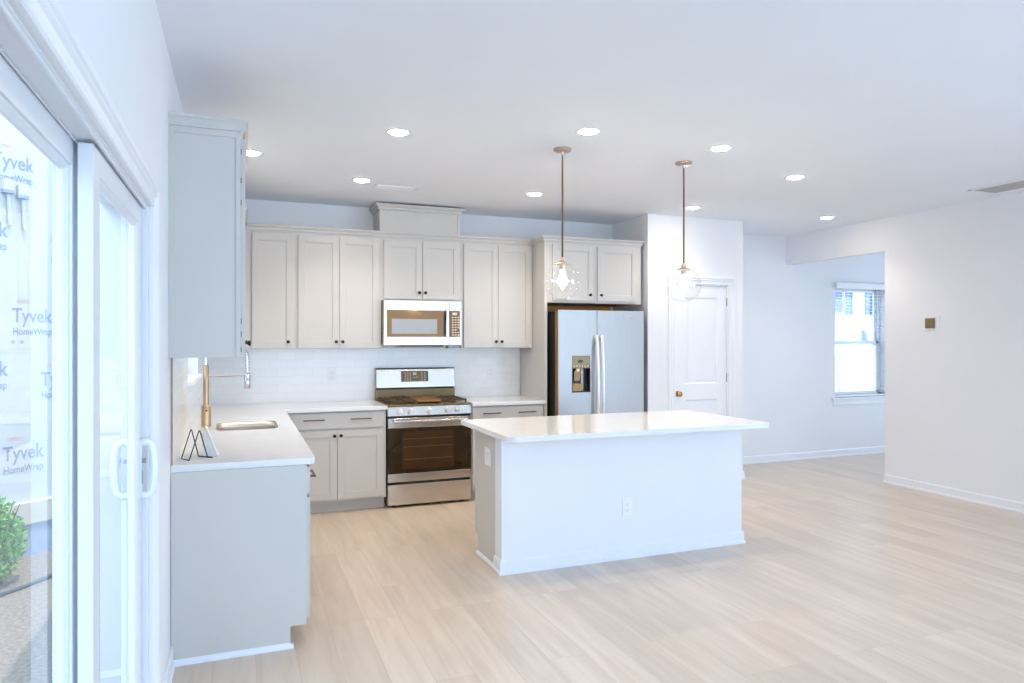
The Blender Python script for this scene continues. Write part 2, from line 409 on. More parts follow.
def door_pull(side):
    x0 = -0.024 if side > 0 else -0.056
    k = side
    yc = DY1 - 0.082
    pts = [(x0, yc, 0.948), (x0 + k * 0.022, yc, 0.942), (x0 + k * 0.038, yc, 0.956), (x0 + k * 0.044, yc, 0.99), (x0 + k * 0.046, yc, 1.035),
           (x0 + k * 0.044, yc, 1.08), (x0 + k * 0.038, yc, 1.114), (x0 + k * 0.022, yc, 1.128), (x0, yc, 1.122)]
    mb = MB(); mb.tube(pts, 0.0135, 10)
    mb.box(yc - 0.018, yc + 0.018, x0, x0 + k * 0.006, 0.935, 1.135, E_(0))
    h = mb.build('handle', M['vinyl'], sp, smooth=True)
    if k > 0:
        MB().box(yc - 0.006, yc + 0.006, x0 + 0.006, x0 + 0.018, 1.055, 1.068, E_(0)).box(yc - 0.003, yc + 0.003, x0 + 0.006, x0 + 0.008, 0.985, 1.03, E_(0)).build('latch', M['slot'], sp)
door_pull(1); door_pull(-1)

# ------------------------------------------------------------------ window above the sink (left wall)
w2 = thing('window_2', 'small white window in the left wall above the sink', None, (0, (WY0 + WY1) / 2, WZ0), kind='structure')
mb = MB()
for a in (WY0, WY1 - 0.04): mb.box(a, a + 0.04, -0.12, -0.06, WZ0, WZ1, E_(0))
for z in (WZ0, WZ1 - 0.04, (WZ0 + WZ1) / 2 - 0.02): mb.box(WY0, WY1, -0.12, -0.06, z, z + 0.04, E_(0))
struct('window_frame', mb, M['vinyl'], parent=w2, bevel=0.002)
g = MB(); g.bm.faces.new(g.ring([(-0.09, WY0 + .04, WZ0 + .04), (-0.09, WY1 - .04, WZ0 + .04), (-0.09, WY1 - .04, WZ1 - .04), (-0.09, WY0 + .04, WZ1 - .04)]))
g.build('pane', M['glass'], w2)
struct('window_sill', MB().box(WY0 - 0.03, WY1 + 0.03, -0.06, 0.035, WZ0 - 0.02, WZ0 + 0.004, E_(0)), M['trim'], parent=w2, bevel=0.003)

# ------------------------------------------------------------------ nook window and blind
w1 = thing('window_1', 'white double hung window in the far wall beyond the opening', None, ((NX0 + NX1) / 2, D, NZ0), kind='structure')
mb = MB(); f = S_(D)
for a in (NX0, NX1 - 0.035): mb.box(a, a + 0.035, -0.14, -0.075, NZ0, NZ1, f)
for z in (NZ0, NZ1 - 0.04): mb.box(NX0, NX1, -0.14, -0.075, z, z + 0.04, f)
struct('window_frame', mb, M['vinyl'], parent=w1, bevel=0.002)
def sash(z0, z1, n, nm):
    mb = MB(); a0, a1 = NX0 + 0.035, NX1 - 0.035
    for a in (a0, a1 - 0.035): mb.box(a, a + 0.035, n, n + 0.025, z0, z1, f)
    for z in (z0, z1 - 0.035): mb.box(a0, a1, n, n + 0.025, z, z + 0.035, f)
    s_ = struct(nm, mb, M['vinyl'], parent=w1)
    g = MB(); y = D - n - 0.012
    g.bm.faces.new(g.ring([(a0 + .03, y, z0 + .03), (a1 - .03, y, z0 + .03), (a1 - .03, y, z1 - .03), (a0 + .03, y, z1 - .03)]))
    g.build('pane', M['glass'], s_)
sash(1.41, NZ1 - 0.04, -0.135, 'sash'); sash(NZ0 + 0.03, 1.462, -0.105, 'sash')
struct('window_sill', MB().box(NX0 - 0.06, NX1 + 0.06, -0.14, 0.035, NZ0 - 0.022, NZ0, f).box(NX0 - 0.035, NX1 + 0.035, 0, 0.014, NZ0 - 0.095, NZ0 - 0.022, f), M['trim'], parent=w1, bevel=0.003)
bl = thing('window_blind', 'white horizontal slat blind hanging open in the far window', 'blind', ((NX0 + NX1) / 2, D, NZ0))
MB().box(NX0 - 0.02, NX1 + 0.02, 0.002, 0.05, 2.125, 2.20, f).build('headrail', M['plastic'], bl, bevel=0.004)
mb = MB(); z = NZ0 + 0.05; sl = []
while z < 2.12:
    mb.poly([f(NX0 + .008, 0.0, z + .001), f(NX0 + .008, -0.046, z - .001), f(NX0 + .008, -0.046, z + .001), f(NX0 + .008, 0.0, z + .003)], (NX1 - NX0 - .016, 0, 0)); z += 0.042
mb.build('slats', M['plastic'], bl)
MB().box(NX0 + .008, NX1 - .008, -0.048, 0.0, NZ0 + 0.006, NZ0 + 0.026, f).build('bottom_rail', M['plastic'], bl, bevel=0.002)
MB().cyl(f(NX0 + 0.12, 0.02, 2.13), f(NX0 + 0.12, 0.02, 1.70), 0.005, 8).build('wand', M['plastic'], bl)
mb = MB()
for a in (NX0 + 0.16, NX1 - 0.16): mb.cyl(f(a, -0.002, 2.13), f(a, -0.002, NZ0 + 0.02), 0.0012, 5)
mb.build('ladder_cord', M['plastic'], bl)

# ------------------------------------------------------------------ pantry door
d2 = thing('door_2', 'white two panel pantry door', None, ((PDX0 + PDX1) / 2, YP, 0), kind='structure')
mb = MB(); f = S_(YP); n0 = -0.012
a0, a1 = PDX0 + 0.012, PDX1 - 0.012; z0, z1 = 0.012, PDZ - 0.012
cols = (a0, a0 + 0.115, a1 - 0.115, a1)
rows = (z0, 0.21, 0.86, 1.02, z1 - 0.12, z1)
mb.box(cols[0], cols[1], n0 - 0.035, n0, z0, z1, f).box(cols[2], cols[3], n0 - 0.035, n0, z0, z1, f)
for i in (0, 2, 4): mb.box(cols[1], cols[2], n0 - 0.035, n0, rows[i], rows[i+1], f)
def ogee_panel(mb, a0, a1, z0, z1, n0):
    fm = lambda a, b, h: (a, YP - h, b)
    prof = [(0, n0 - 0.03), (0, n0), (0.006, n0 - 0.004), (0.014, n0 - 0.011), (0.022, n0 - 0.011), (0.022, n0 - 0.03)]
    mb.sweep([(a0, z0), (a0, z1), (a1, z1), (a1, z0), (a0, z0)], prof, fm)
    mb.box(a0 + .02, a1 - .02, n0 - 0.03, n0 - 0.011, z0 + .02, z1 - .02, f)
    mb.poly([f(a0 + .045, n0 - .011, z0 + .045), f(a1 - .045, n0 - .011, z0 + .045), f(a1 - .045, n0 - .011, z1 - .045), f(a0 + .045, n0 - .011, z1 - .045)], (0, -0.006, 0))
for i in (1, 3): ogee_panel(mb, cols[1], cols[2], rows[i], rows[i+1], n0)
struct('door_slab', mb, M['trim'], parent=d2, bevel=0.0012)
struct('door_jamb', MB().box(PDX0, PDX0 + 0.01, -0.11, -0.001, 0, PDZ, f).box(PDX1 - 0.01, PDX1, -0.11, -0.001, 0, PDZ, f).box(PDX0, PDX1, -0.11, -0.001, PDZ - 0.01, PDZ, f), M['trim'], parent=d2)
mb = MB(); kx, kz = a0 + 0.024, 0.925
mb.lathe(f(kx, n0, kz), [(0.03, 0), (0.03, -0.005), (0.024, -0.009), (0.011, -0.012), (0.010, -0.028), (0.02, -0.036), (0.027, -0.046), (0.026, -0.056), (0.016, -0.064), (0.001, -0.066)], 24, 'y')
mb.build('door_knob', M['brass'], d2, smooth=True)
for hz in (0.28, 1.08, 1.87):
    MB().box(a1 - 0.004, a1 + 0.02, n0 + 0.001, n0 + 0.006, hz - 0.045, hz + 0.045, f).cyl(f(a1 + 0.006, n0 + 0.009, hz - 0.045), f(a1 + 0.006, n0 + 0.009, hz + 0.045), 0.006, 10).build('hinge', M['steel'], d2)

# ------------------------------------------------------------------ tile backsplash
struct('trim_3', MB().box(0.008, 2.98, 0, 0.009, CT, 1.3955, S_(D)), M['tile_x'], 'white subway tile behind the range', origin=(0, D, 0))
mb = MB(); wall_cells(mb, E_(0), 3.478, D - 0.001, CT, 1.3955, 0.009, [(WY0 - 0.005, WY1 + 0.005, WZ0 - 0.02, 2.0)])
struct('trim_4', mb, M['tile_y'], 'white subway tile on the left wall by the sink', origin=(0, 0, 0))

struct('trim_5', MB().box(0.001, 0.0095, 3.4700, 3.4775, CT, 1.394), M['edge'], 'tan edge strip ending the tile on the left wall')
# ------------------------------------------------------------------ cabinet kit
def shaker(mb, f, a0, a1, z0, z1, n=0.019, st=0.058):
    mb.box(a0, a0 + st, 0, n, z0, z1, f).box(a1 - st, a1, 0, n, z0, z1, f)
    mb.box(a0 + st, a1 - st, 0, n, z0, z0 + st, f).box(a0 + st, a1 - st, 0, n, z1 - st, z1, f)
    mb.box(a0 + st - .002, a1 - st + .002, 0, n - 0.008, z0 + st - .002, z1 - st + .002, f)
    mb.box(a0 + st, a1 - st, 0, n - 0.004, z0 + st, z0 + st + 0.004, f).box(a0 + st, a1 - st, 0, n - 0.004, z1 - st - 0.004, z1 - st, f)
    mb.box(a0 + st, a0 + st + 0.004, 0, n - 0.004, z0 + st, z1 - st, f).box(a1 - st - 0.004, a1 - st, 0, n - 0.004, z0 + st, z1 - st, f)
    return mb
def knob(parent, f, a, n, z):
    mb = MB(); pr = [(0.009, 0), (0.006, 0.004), (0.005, 0.012), (0.010, 0.016), (0.0145, 0.021), (0.0145, 0.025), (0.009, 0.029), (0.001, 0.030)]
    c = Vector(f(a, n, z)); dirv = Vector(f(a, n + 1, z)) - c
    ax = 'y' if abs(dirv.y) > 0.5 else 'x'; sgn = dirv.y if ax == 'y' else dirv.x
    mb.lathe(c, [(r, h * sgn) for r, h in pr], 16, ax)
    return mb.build('knob', M['bronze'], parent, smooth=True)
def pull(parent, f, a0, a1, n, z):
    mb = MB()
    mb.box(a0, a1, n + 0.022, n + 0.031, z - 0.005, z + 0.005, f)
    for a in (a0 + 0.018, a1 - 0.018): mb.box(a - 0.005, a + 0.005, n, n + 0.024, z - 0.005, z + 0.005, f)
    return mb.build('pull', M['pull'], parent, bevel=0.0015)
def cabinet(name, label, cat, f, a0, a1, depth, z0, z1, doors=(), drawers=(), toe=False, bottom=None, group=None, loc=None):
    c = thing(name, label, cat, loc or f((a0 + a1) / 2, -depth / 2, z0), group)
    mb = MB()
    zz = z0 + (0.102 if toe else 0)
    mb.box(a0, a1, -depth, 0, zz + (0.006 if bottom else 0), z1, f)
    mb.build('body', M['cab'], c, bevel=0.001)
    if bottom: MB().box(a0 + .015, a1 - .015, -depth, -0.019, zz, zz + 0.006, f).build('underside', bottom, c)
    if bottom: MB().box(a0, a1, -0.019, 0, zz, zz + 0.006, f).build('bottom_edge', M['cab'], c)
    if toe:
        MB().box(a0, a1, -depth, -0.075, z0, zz, f).build('toe_kick', M['cab'], c)
    for (d0, d1, e0, e1, ka, kz) in doors:
        d = shaker(MB(), f, d0, d1, e0, e1).build('door', M['cab'], c, bevel=0.0012)
        if ka is not None: knob(d, f, ka, 0.019, kz)
    for (d0, d1, e0, e1, ps) in drawers:
        d = MB().box(d0, d1, 0, 0.019, e0, e1, f).build('drawer', M['cab'], c, bevel=0.002)
        for (p0, p1, pz) in ps: pull(d, f, p0, p1, 0.019, pz)
    return c

UZ0, UZ1 = 1.395, 2.418
UY = 6.291; BY = 6.012; FY = 5.990
fu = S_(UY)
KZ = 1.458
cabinet('upper_cabinet', 'narrow single door greige upper cabinet in the back left corner', 'cabinet', fu, 0.315, 0.742, D - UY - .002, UZ0, UZ1,
        doors=[(0.385, 0.722, UZ0 + .008, UZ1 - .03, 0.678, KZ)])
cabinet('upper_cabinet', 'two door greige upper cabinet left of the microwave', 'cabinet', fu, 0.742, 1.488, D - UY - .002, UZ0, UZ1,
        doors=[(0.762, 1.111, UZ0 + .008, UZ1 - .03, 1.083, KZ), (1.114, 1.466, UZ0 + .008, UZ1 - .03, 1.140, KZ)])
cabinet('upper_cabinet', 'short two door greige cabinet directly above the microwave', 'cabinet', fu, 1.488, 2.252, D - UY - .002, 1.838, UZ1,
        doors=[(1.510, 1.868, 1.852, UZ1 - .03, 1.835, 1.912), (1.872, 2.230, 1.852, UZ1 - .03, 1.893, 1.912)])
cabinet('upper_cabinet', 'two door greige upper cabinet between microwave and fridge', 'cabinet', fu, 2.252, 2.984, D - UY - .002, UZ0, UZ1,
        doors=[(2.272, 2.617, UZ0 + .008, UZ1 - .03, 2.592, KZ), (2.620, 2.966, UZ0 + .008, UZ1 - .03, 2.652, KZ)])
ff = S_(FY)
cabinet('upper_cabinet', 'deep two door greige cabinet above the refrigerator', 'cabinet', ff, 3.012, 4.050, D - FY - .002, 1.832, UZ1,
        doors=[(3.062, 3.502, 1.855, UZ1 - .03, 3.458, 1.912), (3.548, 3.992, 1.855, UZ1 - .03, 3.578, 1.912)], bottom=M['cab_in'])
nc = MB().box(3.0125, 4.049, -0.622, -0.605, 1.70, 1.832, ff)  # orange-brown strip added across the back of the refrigerator niche
tag(nc.build('niche_back_strip', M['cab_in'], bpy.data.objects['upper_cabinet.004']), 'orange-brown strip')
sp_ = MB().box(2.984, 3.012, FY, D - .002, 0.0, UZ1).build('fridge_side_panel', M['cab'], bevel=0.001)
tag(sp_, 'tall greige panel standing between base cabinet and refrigerator', 'panel')
# left wall cabinets, fronts facing the island
fe = E_(0.295)
ca = cabinet('upper_cabinet', 'tall greige upper cabinet nearest the sliding door, seen from its side', 'cabinet', fe, 3.372, 4.14, 0.293, UZ0, UZ1,
        doors=[(3.378, 3.755, UZ0 + .008, 2.39, 3.725, KZ), (3.758, 4.135, UZ0 + .008, 2.39, 3.79, KZ)])
mb = MB()
for z0_, z1_ in ((UZ0, UZ0 + .035), (2.42, 2.455)): pass
mb.box(0.0, 0.02, 3.366, 3.372, UZ0, UZ1).box(0.275, 0.295, 3.366, 3.372, UZ0, UZ1).box(0.02, 0.275, 3.366, 3.372, 2.39, UZ1)
mb.build('side_frame', M['cab'], ca, bevel=0.001)
for hz in (1.43, 1.50, 1.56, 2.10, 2.20, 2.33): MB().box(3.372, 3.3775, 0.0005, 0.0035, hz - .012, hz + .012, fe).build('hinge', M['bronze'], ca)
cabinet('upper_cabinet', 'greige upper cabinet past the sink window in the corner', 'cabinet', fe, 5.50, 6.288, 0.293, UZ0, UZ1,
        doors=[(5.507, 5.93, UZ0 + .008, UZ1 - .03, 5.545, KZ)])
# crown mouldings
CR = [(0, 0), (0.020, 0), (0.022, 0.010), (0.016, 0.014), (0.020, 0.022), (0.040, 0.036), (0.050, 0.038), (0.050, 0.050), (0, 0.050)]
def crown(path, z, label, s=1.0, w=0.62):
    mb = MB(); mb.sweep(path, [(o * w, z + h * s) for o, h in CR], fxy)
    o = mb.build('crown_molding', M['cab']); tag(o, label, 'molding'); return o
crown([(0.0, 5.50), (0.315, 5.50), (0.315, UY - .001), (2.983, UY - .001), (2.983, FY), (4.05, FY), (4.05, D - 0.002)][1:], UZ1 - 0.008 + 0.008, 'greige crown molding running along the tops of the back wall cabinets', 0.95)
crown([(0.002, 3.366), (0.306, 3.366), (0.306, 4.14), (0.002, 4.14)], UZ1 + .001, 'greige crown molding on the upper cabinet nearest the sliding door', 1.0, 0.42)
rs = thing('chase_box', 'greige boxed duct chase on top of the cabinet above the microwave', 'box', (1.86, 6.45, UZ1))
MB().box(1.476, 2.240, UY + .012, D - .002, UZ1 + .049, 2.712).build('body', M['cab'], rs, bevel=0.001)
for a in (1.476, 2.219): MB().box(a, a + .021, UY + .004, UY + .012, UZ1 + .049, 2.67).build('corner_strip', M['cab'], rs)
MB().sweep([(1.476, D - .002), (1.476, UY + .004), (2.240, UY + .004), (2.240, D - .002)], [(o * .8, 2.668 + h) for o, h in CR], fxy).build('crown', M['cab'], rs)

# base cabinets
fb = S_(BY); BZ = CT - 0.032
cabinet('base_cabinet', 'greige base cabinet with wide drawer left of the range', 'cabinet', fb, 0.62, 1.476, D - BY - .002, 0, BZ,
        doors=[(0.668, 1.058, 0.122, 0.706, 1.034, 0.662), (1.062, 1.452, 0.122, 0.706, 1.088, 0.662)],
        drawers=[(0.668, 1.452, 0.724, 0.856, [(0.778, 0.955, 0.800), (1.170, 1.346, 0.800)])], toe=True)
cabinet('base_cabinet', 'greige base cabinet between range and refrigerator, mostly behind island', 'cabinet', fb, 2.260, 2.983, D - BY - .002, 0, BZ,
        doors=[(2.268, 2.614, 0.122, 0.706, 2.59, 0.662), (2.618, 2.962, 0.122, 0.706, 2.642, 0.662)],
        drawers=[(2.268, 2.962, 0.724, 0.856, [(2.36, 2.537, 0.80), (2.712, 2.89, 0.80)])], toe=True)
fL = E_(0.592)
lb = cabinet('base_cabinet', 'greige base cabinet at near end of left counter with broad side panel', 'cabinet', fL, 3.482, 4.42, 0.59, 0, BZ,
        doors=[(3.495, 3.955, 0.122, 0.706, 3.93, 0.662), (3.958, 4.41, 0.122, 0.706, 3.985, 0.662)],
        drawers=[(3.495, 4.41, 0.724, 0.856, [(3.53, 3.70, 0.80), (4.05, 4.22, 0.80)])], toe=True)
ep = MB(); ep.poly([(0.002, 3.462, 0), (0.517, 3.462, 0), (0.517, 3.462, 0.102), (0.592, 3.462, 0.102), (0.592, 3.462, BZ), (0.002, 3.462, BZ)], (0, 0.02, 0))
ep.build('end_panel', M['cab'], lb, bevel=0.001)
sh = MB().sweep([(0.002, 3.462), (0.517, 3.462)], [(0, 0), (0.014, 0), (0.014, 0.008), (0.008, 0.02), (0, 0.026)], fxy)
sh.box(0.517, 0.531, 3.448, 3.475, 0, 0.02)
tag(sh.build('shoe_molding', M['trim'], lb), 'white shoe strip at the foot of the side panel')
sb_ = thing('base_cabinet', 'greige sink base cabinet under the faucet along left wall', 'cabinet', (0.3, 5.2, 0))
mb = MB(); mb.box(0.002, 0.592, 4.421, 4.44, 0.102, BZ).box(0.002, 0.592, 5.44, 5.46, 0.102, BZ).box(0.002, 0.592, 4.44, 5.44, 0.102, 0.12).box(0.57, 0.592, 4.44, 5.44, 0.12, BZ)
mb.box(0.002, 0.592, 5.46, 6.60, 0.102, BZ).build('body', M['cab'], sb_)
MB().box(0.002, 0.517, 4.421, 6.60, 0, 0.102).build('toe_kick', M['cab'], sb_)
for d0, d1, ka in ((4.44, 4.928, 4.90), (4.932, 5.43, 4.96)):
    d = shaker(MB(), fL, d0, d1, 0.122, 0.856).build('door', M['cab'], sb_, bevel=0.0012); knob(d, fL, ka, 0.019, 0.80)

# ------------------------------------------------------------------ countertops
def rounded(poly, radii, n=6):
    out = []
    k = len(poly)
    for i, p in enumerate(poly):
        r = radii.get(i, 0)
        if not r: out.append(p); continue
        p = Vector(p); a = (Vector(poly[i-1]) - p).normalized(); b = (Vector(poly[(i+1) % k]) - p).normalized()
        for t in range(n + 1):
            th = t / n * math.pi / 2
            out.append(tuple(p + a * r * (1 - math.sin(th)) + b * r * (1 - math.cos(th))))
    return out
def slab(outer, holes, z0, z1):
    mb = MB(); bm = mb.bm; edges = []; loops = []
    for lp in [outer] + holes:
        vs = [bm.verts.new((x, y, z1)) for x, y in lp]; loops.append(vs)
        edges += [bm.edges.new((vs[i], vs[(i + 1) % len(vs)])) for i in range(len(vs))]
    bmesh.ops.triangle_fill(bm, use_beauty=True, use_dissolve=False, edges=edges)
    top = bm.faces[:]
    low = {}
    for f_ in top:
        vs = []
        for v in f_.verts:
            if v not in low: low[v] = bm.verts.new((v.co.x, v.co.y, z0))
            vs.append(low[v])
        bm.faces.new(vs[::-1])
    for vs in loops:
        for i in range(len(vs)):
            a, b = vs[i], vs[(i + 1) % len(vs)]
            bm.faces.new((a, b, low[b], low[a]))
    return mb
CY = 5.9635; CX = 0.633
sinkx0, sinkx1, sinky0, sinky1 = 0.145, 0.525, 4.70, 5.20
L_out = rounded([(0.001, 3.4745), (CX, 3.4745), (CX, CY), (1.481, CY), (1.481, D - .001), (0.001, D - .001)], {1: 0.03, 2: 0.0})
hole = rounded([(sinkx0, sinky0), (sinkx1, sinky0), (sinkx1, sinky1), (sinkx0, sinky1)], {0: .07, 1: .07, 2: .07, 3: .07})
o = slab(L_out, [hole], BZ, CT).build('countertop', M['quartz'], bevel=0.003)
tag(o, 'white quartz L-shaped countertop around sink, from left wall to range', 'countertop')
o = slab([(2.258, CY), (2.983, CY), (2.983, D - .001), (2.258, D - .001)], [], BZ, CT).build('countertop', M['quartz'], bevel=0.003)
tag(o, 'short white quartz countertop between range and refrigerator panel', 'countertop')

# ------------------------------------------------------------------ sink and faucet
sk = thing('kitchen_sink', 'stainless undermount sink set into the left countertop', 'sink', (0.335, 4.95, CT - 0.24))
mb = MB()
rings = []
for s_, z in ((-0.0015, CT - .010), (-0.0015, CT - .04), (-0.003, CT - .10), (-0.008, CT - .20), (-0.03, CT - .222), (-0.12, CT - .225)):
    lp = rounded([(sinkx0 - s_, sinky0 - s_), (sinkx1 + s_, sinky0 - s_), (sinkx1 + s_, sinky1 + s_), (sinkx0 - s_, sinky1 + s_)], {i: max(.02, .075 + s_) for i in range(4)})
    rings.append(mb.ring([(x, y, z) for x, y in lp]))
mb.skin(rings, cap=False); mb.bm.faces.new(rings[-1])
ob = mb.build('basin', M['basin'], sk, smooth=True)
sm = ob.modifiers.new('solid', 'SOLIDIFY'); sm.thickness = 0.0015; sm.offset = -1
MB().lathe((0.335, 4.95, CT - .2245), [(0.045, 0), (0.045, 0.003), (0.03, 0.004), (0.001, 0.002)], 24).build('drain', M['chrome'], sk, smooth=True)
fx, fyy = 0.082, 4.99
fc = thing('faucet', 'warm nickel spring pull-down faucet behind the sink', 'faucet', (fx, fyy, CT))
MB().lathe((fx, fyy, CT), [(0.032, 0), (0.032, 0.004), (0.029, 0.006), (0.029, 0.132), (0.027, 0.136), (0.018, 0.138)], 28).build('base', M['gold'], fc, smooth=True)
MB().cyl((fx + 0.004, fyy - 0.029, CT + 0.105), (fx + 0.004, fyy - 0.032, CT + 0.105), 0.006, 12).build('temperature_mark', M['black'], fc)
MB().cyl((fx, fyy + 0.025, CT + 0.075), (fx, fyy + 0.055, CT + 0.075), 0.008, 12).tube([(fx, fyy + 0.05, CT + 0.075), (fx, fyy + 0.06, CT + 0.10), (fx, fyy + 0.065, CT + 0.125)], 0.005, 8).build('lever', M['gold'], fc, smooth=True)
MB().lathe((fx, fyy, CT), [(0.0175, 0.137), (0.0175, 0.395), (0.015, 0.40), (0.012, 0.405)], 20).build('riser_tube', M['gold'], fc, smooth=True)
hx = 0.336
arc = []
zt = CT + 0.43
for i in range(41):
    t = i / 40
    th = math.pi * t
    xm = (fx + hx) / 2; rr = (hx - fx) / 2
    arc.append((xm - rr * math.cos(th), fyy, zt + 0.155 * math.sin(th)))
path = [(fx, fyy, CT + 0.40)] + arc + [(hx, fyy, CT + 0.40), (hx, fyy, CT + 0.35)]
MB().tube(path, 0.007, 8).build('hose', M['chrome'], fc, smooth=True)
# spring coil round the hose
P3 = [Vector(p) for p in path]; seglen = [0]
for i in range(1, len(P3)): seglen.append(seglen[-1] + (P3[i] - P3[i-1]).length)
tot = seglen[-1]; turns = int(tot / 0.011); cp = []
for q in range(turns * 8 + 1):
    s_ = q / (turns * 8) * tot; i = 1
    while i < len(P3) - 1 and seglen[i] < s_: i += 1
    u = (s_ - seglen[i-1]) / max(1e-6, seglen[i] - seglen[i-1]); p = P3[i-1].lerp(P3[i], u)
    t = (P3[i] - P3[i-1]).normalized(); yv = Vector((0, 1, 0)); xv = t.cross(yv).normalized()
    a = q / 8 * 2 * math.pi
    cp.append(p + xv * 0.0125 * math.cos(a) + yv * 0.0125 * math.sin(a))
MB().tube(cp, 0.0026, 5).build('spring', M['chrome'], fc, smooth=True)
MB().lathe((hx, fyy, CT), [(0.012, 0.352), (0.016, 0.345), (0.016, 0.325), (0.0205, 0.318), (0.0205, 0.248), (0.018, 0.244), (0.002, 0.244)], 24).build('spray_head', M['chrome'], fc, smooth=True)
MB().tube([(fx, fyy, CT + 0.327), (hx, fyy, CT + 0.327)], 0.0055, 10).lathe((hx, fyy, CT + .318), [(0.0225, 0), (0.0225, 0.016), (0.0165, 0.016), (0.0165, 0)], 24, close=True).build('docking_arm', M['chrome'], fc, smooth=True)

# ------------------------------------------------------------------ wire easel and folded card
ez = thing('wire_easel', 'black wire easel of two bent loops on left countertop', 'easel', (0.10, 3.65, CT))
c = CT + 0.003
def loop_pts(A, T_, B):
    A, T_, B = Vector(A), Vector(T_), Vector(B); pts = []
    u = (A - T_).normalized(); v = (B - T_).normalized()
    pts.append(A)
    for t in range(7):
        k = t / 6
        pts.append(T_ + u * 0.014 * (1 - k) ** 2 + v * 0.014 * k ** 2)
    pts.append(B); return pts
MB().tube([(0.069, 3.585, c)] + loop_pts((0.031, 3.655, c), (0.072, 3.68, CT + .143), (0.104, 3.696, c)) , 0.0026, 8).build('loop', M['wire'], ez, smooth=True)
MB().tube(loop_pts((0.069, 3.585, c), (0.110, 3.65, CT + .139), (0.146, 3.646, c)) + [(0.168, 3.640, c)], 0.0026, 8).tube([(0.104, 3.696, c), (0.150, 3.66, c), (0.168, 3.640, c)], 0.0026, 8).build('loop', M['wire'], ez, smooth=True)
cd = MB().poly([(0.126, 3.70, CT), (0.193, 3.665, CT), (0.139, 3.665, CT + .141), (0.129, 3.70, CT + .141)], (0, 0.10, 0))
tag(cd.build('tent_card', M['card']), 'white card block standing behind the black wire easel', 'card')

# ------------------------------------------------------------------ range
RX0, RX1, RY = 1.486, 2.254, 5.990
rg = thing('gas_range', 'stainless steel gas range with black grates between base cabinets', 'range', ((RX0 + RX1) / 2, 6.3, 0))
f = S_(RY)
MB().box(RX0 + .003, RX1 - .003, -0.60, -0.045, 0.022, 0.888, f).build('body', M['enamel'], rg, bevel=0.002)
for a in (RX0 + .05, RX1 - .09):
    for n in (-0.50, -0.10): MB().box(a, a + .04, n, n + .04, 0, 0.03, f).build('foot', M['black'], rg)
dr = MB().box(RX0 + .004, RX1 - .004, -0.045, 0, 0.026, 0.205, f).build('drawer', M['steel'], rg, bevel=0.004)
MB().box(RX0 + .01, RX1 - .01, -0.045, -0.02, 0.205, 0.226, f).build('drawer_gap', M['dark'], rg)
od = thing_od = MB()
od.box(RX0 + .004, RX1 - .004, -0.045, -0.02, 0.228, 0.784, f).box(RX0 + .004, RX1 - .004, -0.045, 0, 0.226, 0.300, f).box(RX0 + .004, RX1 - .004, -0.045, 0, 0.700, 0.786, f)
od = od.build('oven_door', M['steel'], rg, bevel=0.003)
MB().box(RX0 + .004, RX1 - .004, -0.0195, -0.001, 0.3, 0.70, f).build('window', M['oglass'], od)
MB().box(RX0 + .13, RX1 - .17, -0.002, 0.0008, 0.335, 0.665, f).build('inner_window', M['ograck'], od)
mb = MB()
for z in (0.42, 0.53, 0.60): mb.box(RX0 + .14, RX1 - .18, 0.0, 0.0012, z, z + 0.004, f)
mb.build('rack', M['enamel'], od)
mb = MB(); hp = []
for i in range(13):
    t = i / 12; hp.append(f(RX0 + .05 + t * (RX1 - RX0 - .10), 0.036 + 0.012 * math.sin(math.pi * t), 0.762))
mb.tube(hp, 0.013, 12)
for a in (RX0 + .07, RX1 - .07): mb.box(a - .014, a + .014, 0, 0.038, 0.752, 0.772, f)
mb.build('handle', M['steel'], od, smooth=True)
mb = MB().lathe(f((RX0 + RX1) / 2, 0, 0.262), [(0.012, 0), (0.012, -0.0012), (0.001, -0.0012)], 20, 'y'); mb.build('badge', M['chrome'], od)
MB().box(RX0 + .01, RX1 - .01, -0.045, -0.012, 0.786, 0.806, f).build('vent_gap', M['dark'], rg)
cp_ = MB(); cp_.poly([f(RX0 + .002, -0.09, 0.806), f(RX0 + .002, 0.002, 0.806), f(RX0 + .002, -0.012, 0.886), f(RX0 + .002, -0.09, 0.886)], (RX1 - RX0 - .004, 0, 0))
cp_ = cp_.build('control_strip', M['steel_m'], rg, bevel=0.002)
for a in (0.115, 0.205, 0.376, 0.548, 0.640):
    k = MB(); cc = f(RX0 + a, -0.004, 0.846)
    k.lathe(cc, [(0.026, 0), (0.026, -0.006), (0.0215, -0.010), (0.020, -0.036), (0.017, -0.039), (0.001, -0.039)], 24, 'y')
    k.box(RX0 + a - .0045, RX0 + a + .0045, 0.040, 0.049, 0.828, 0.864, f)
    k.build('burner_knob', M['satin'], cp_, smooth=True)
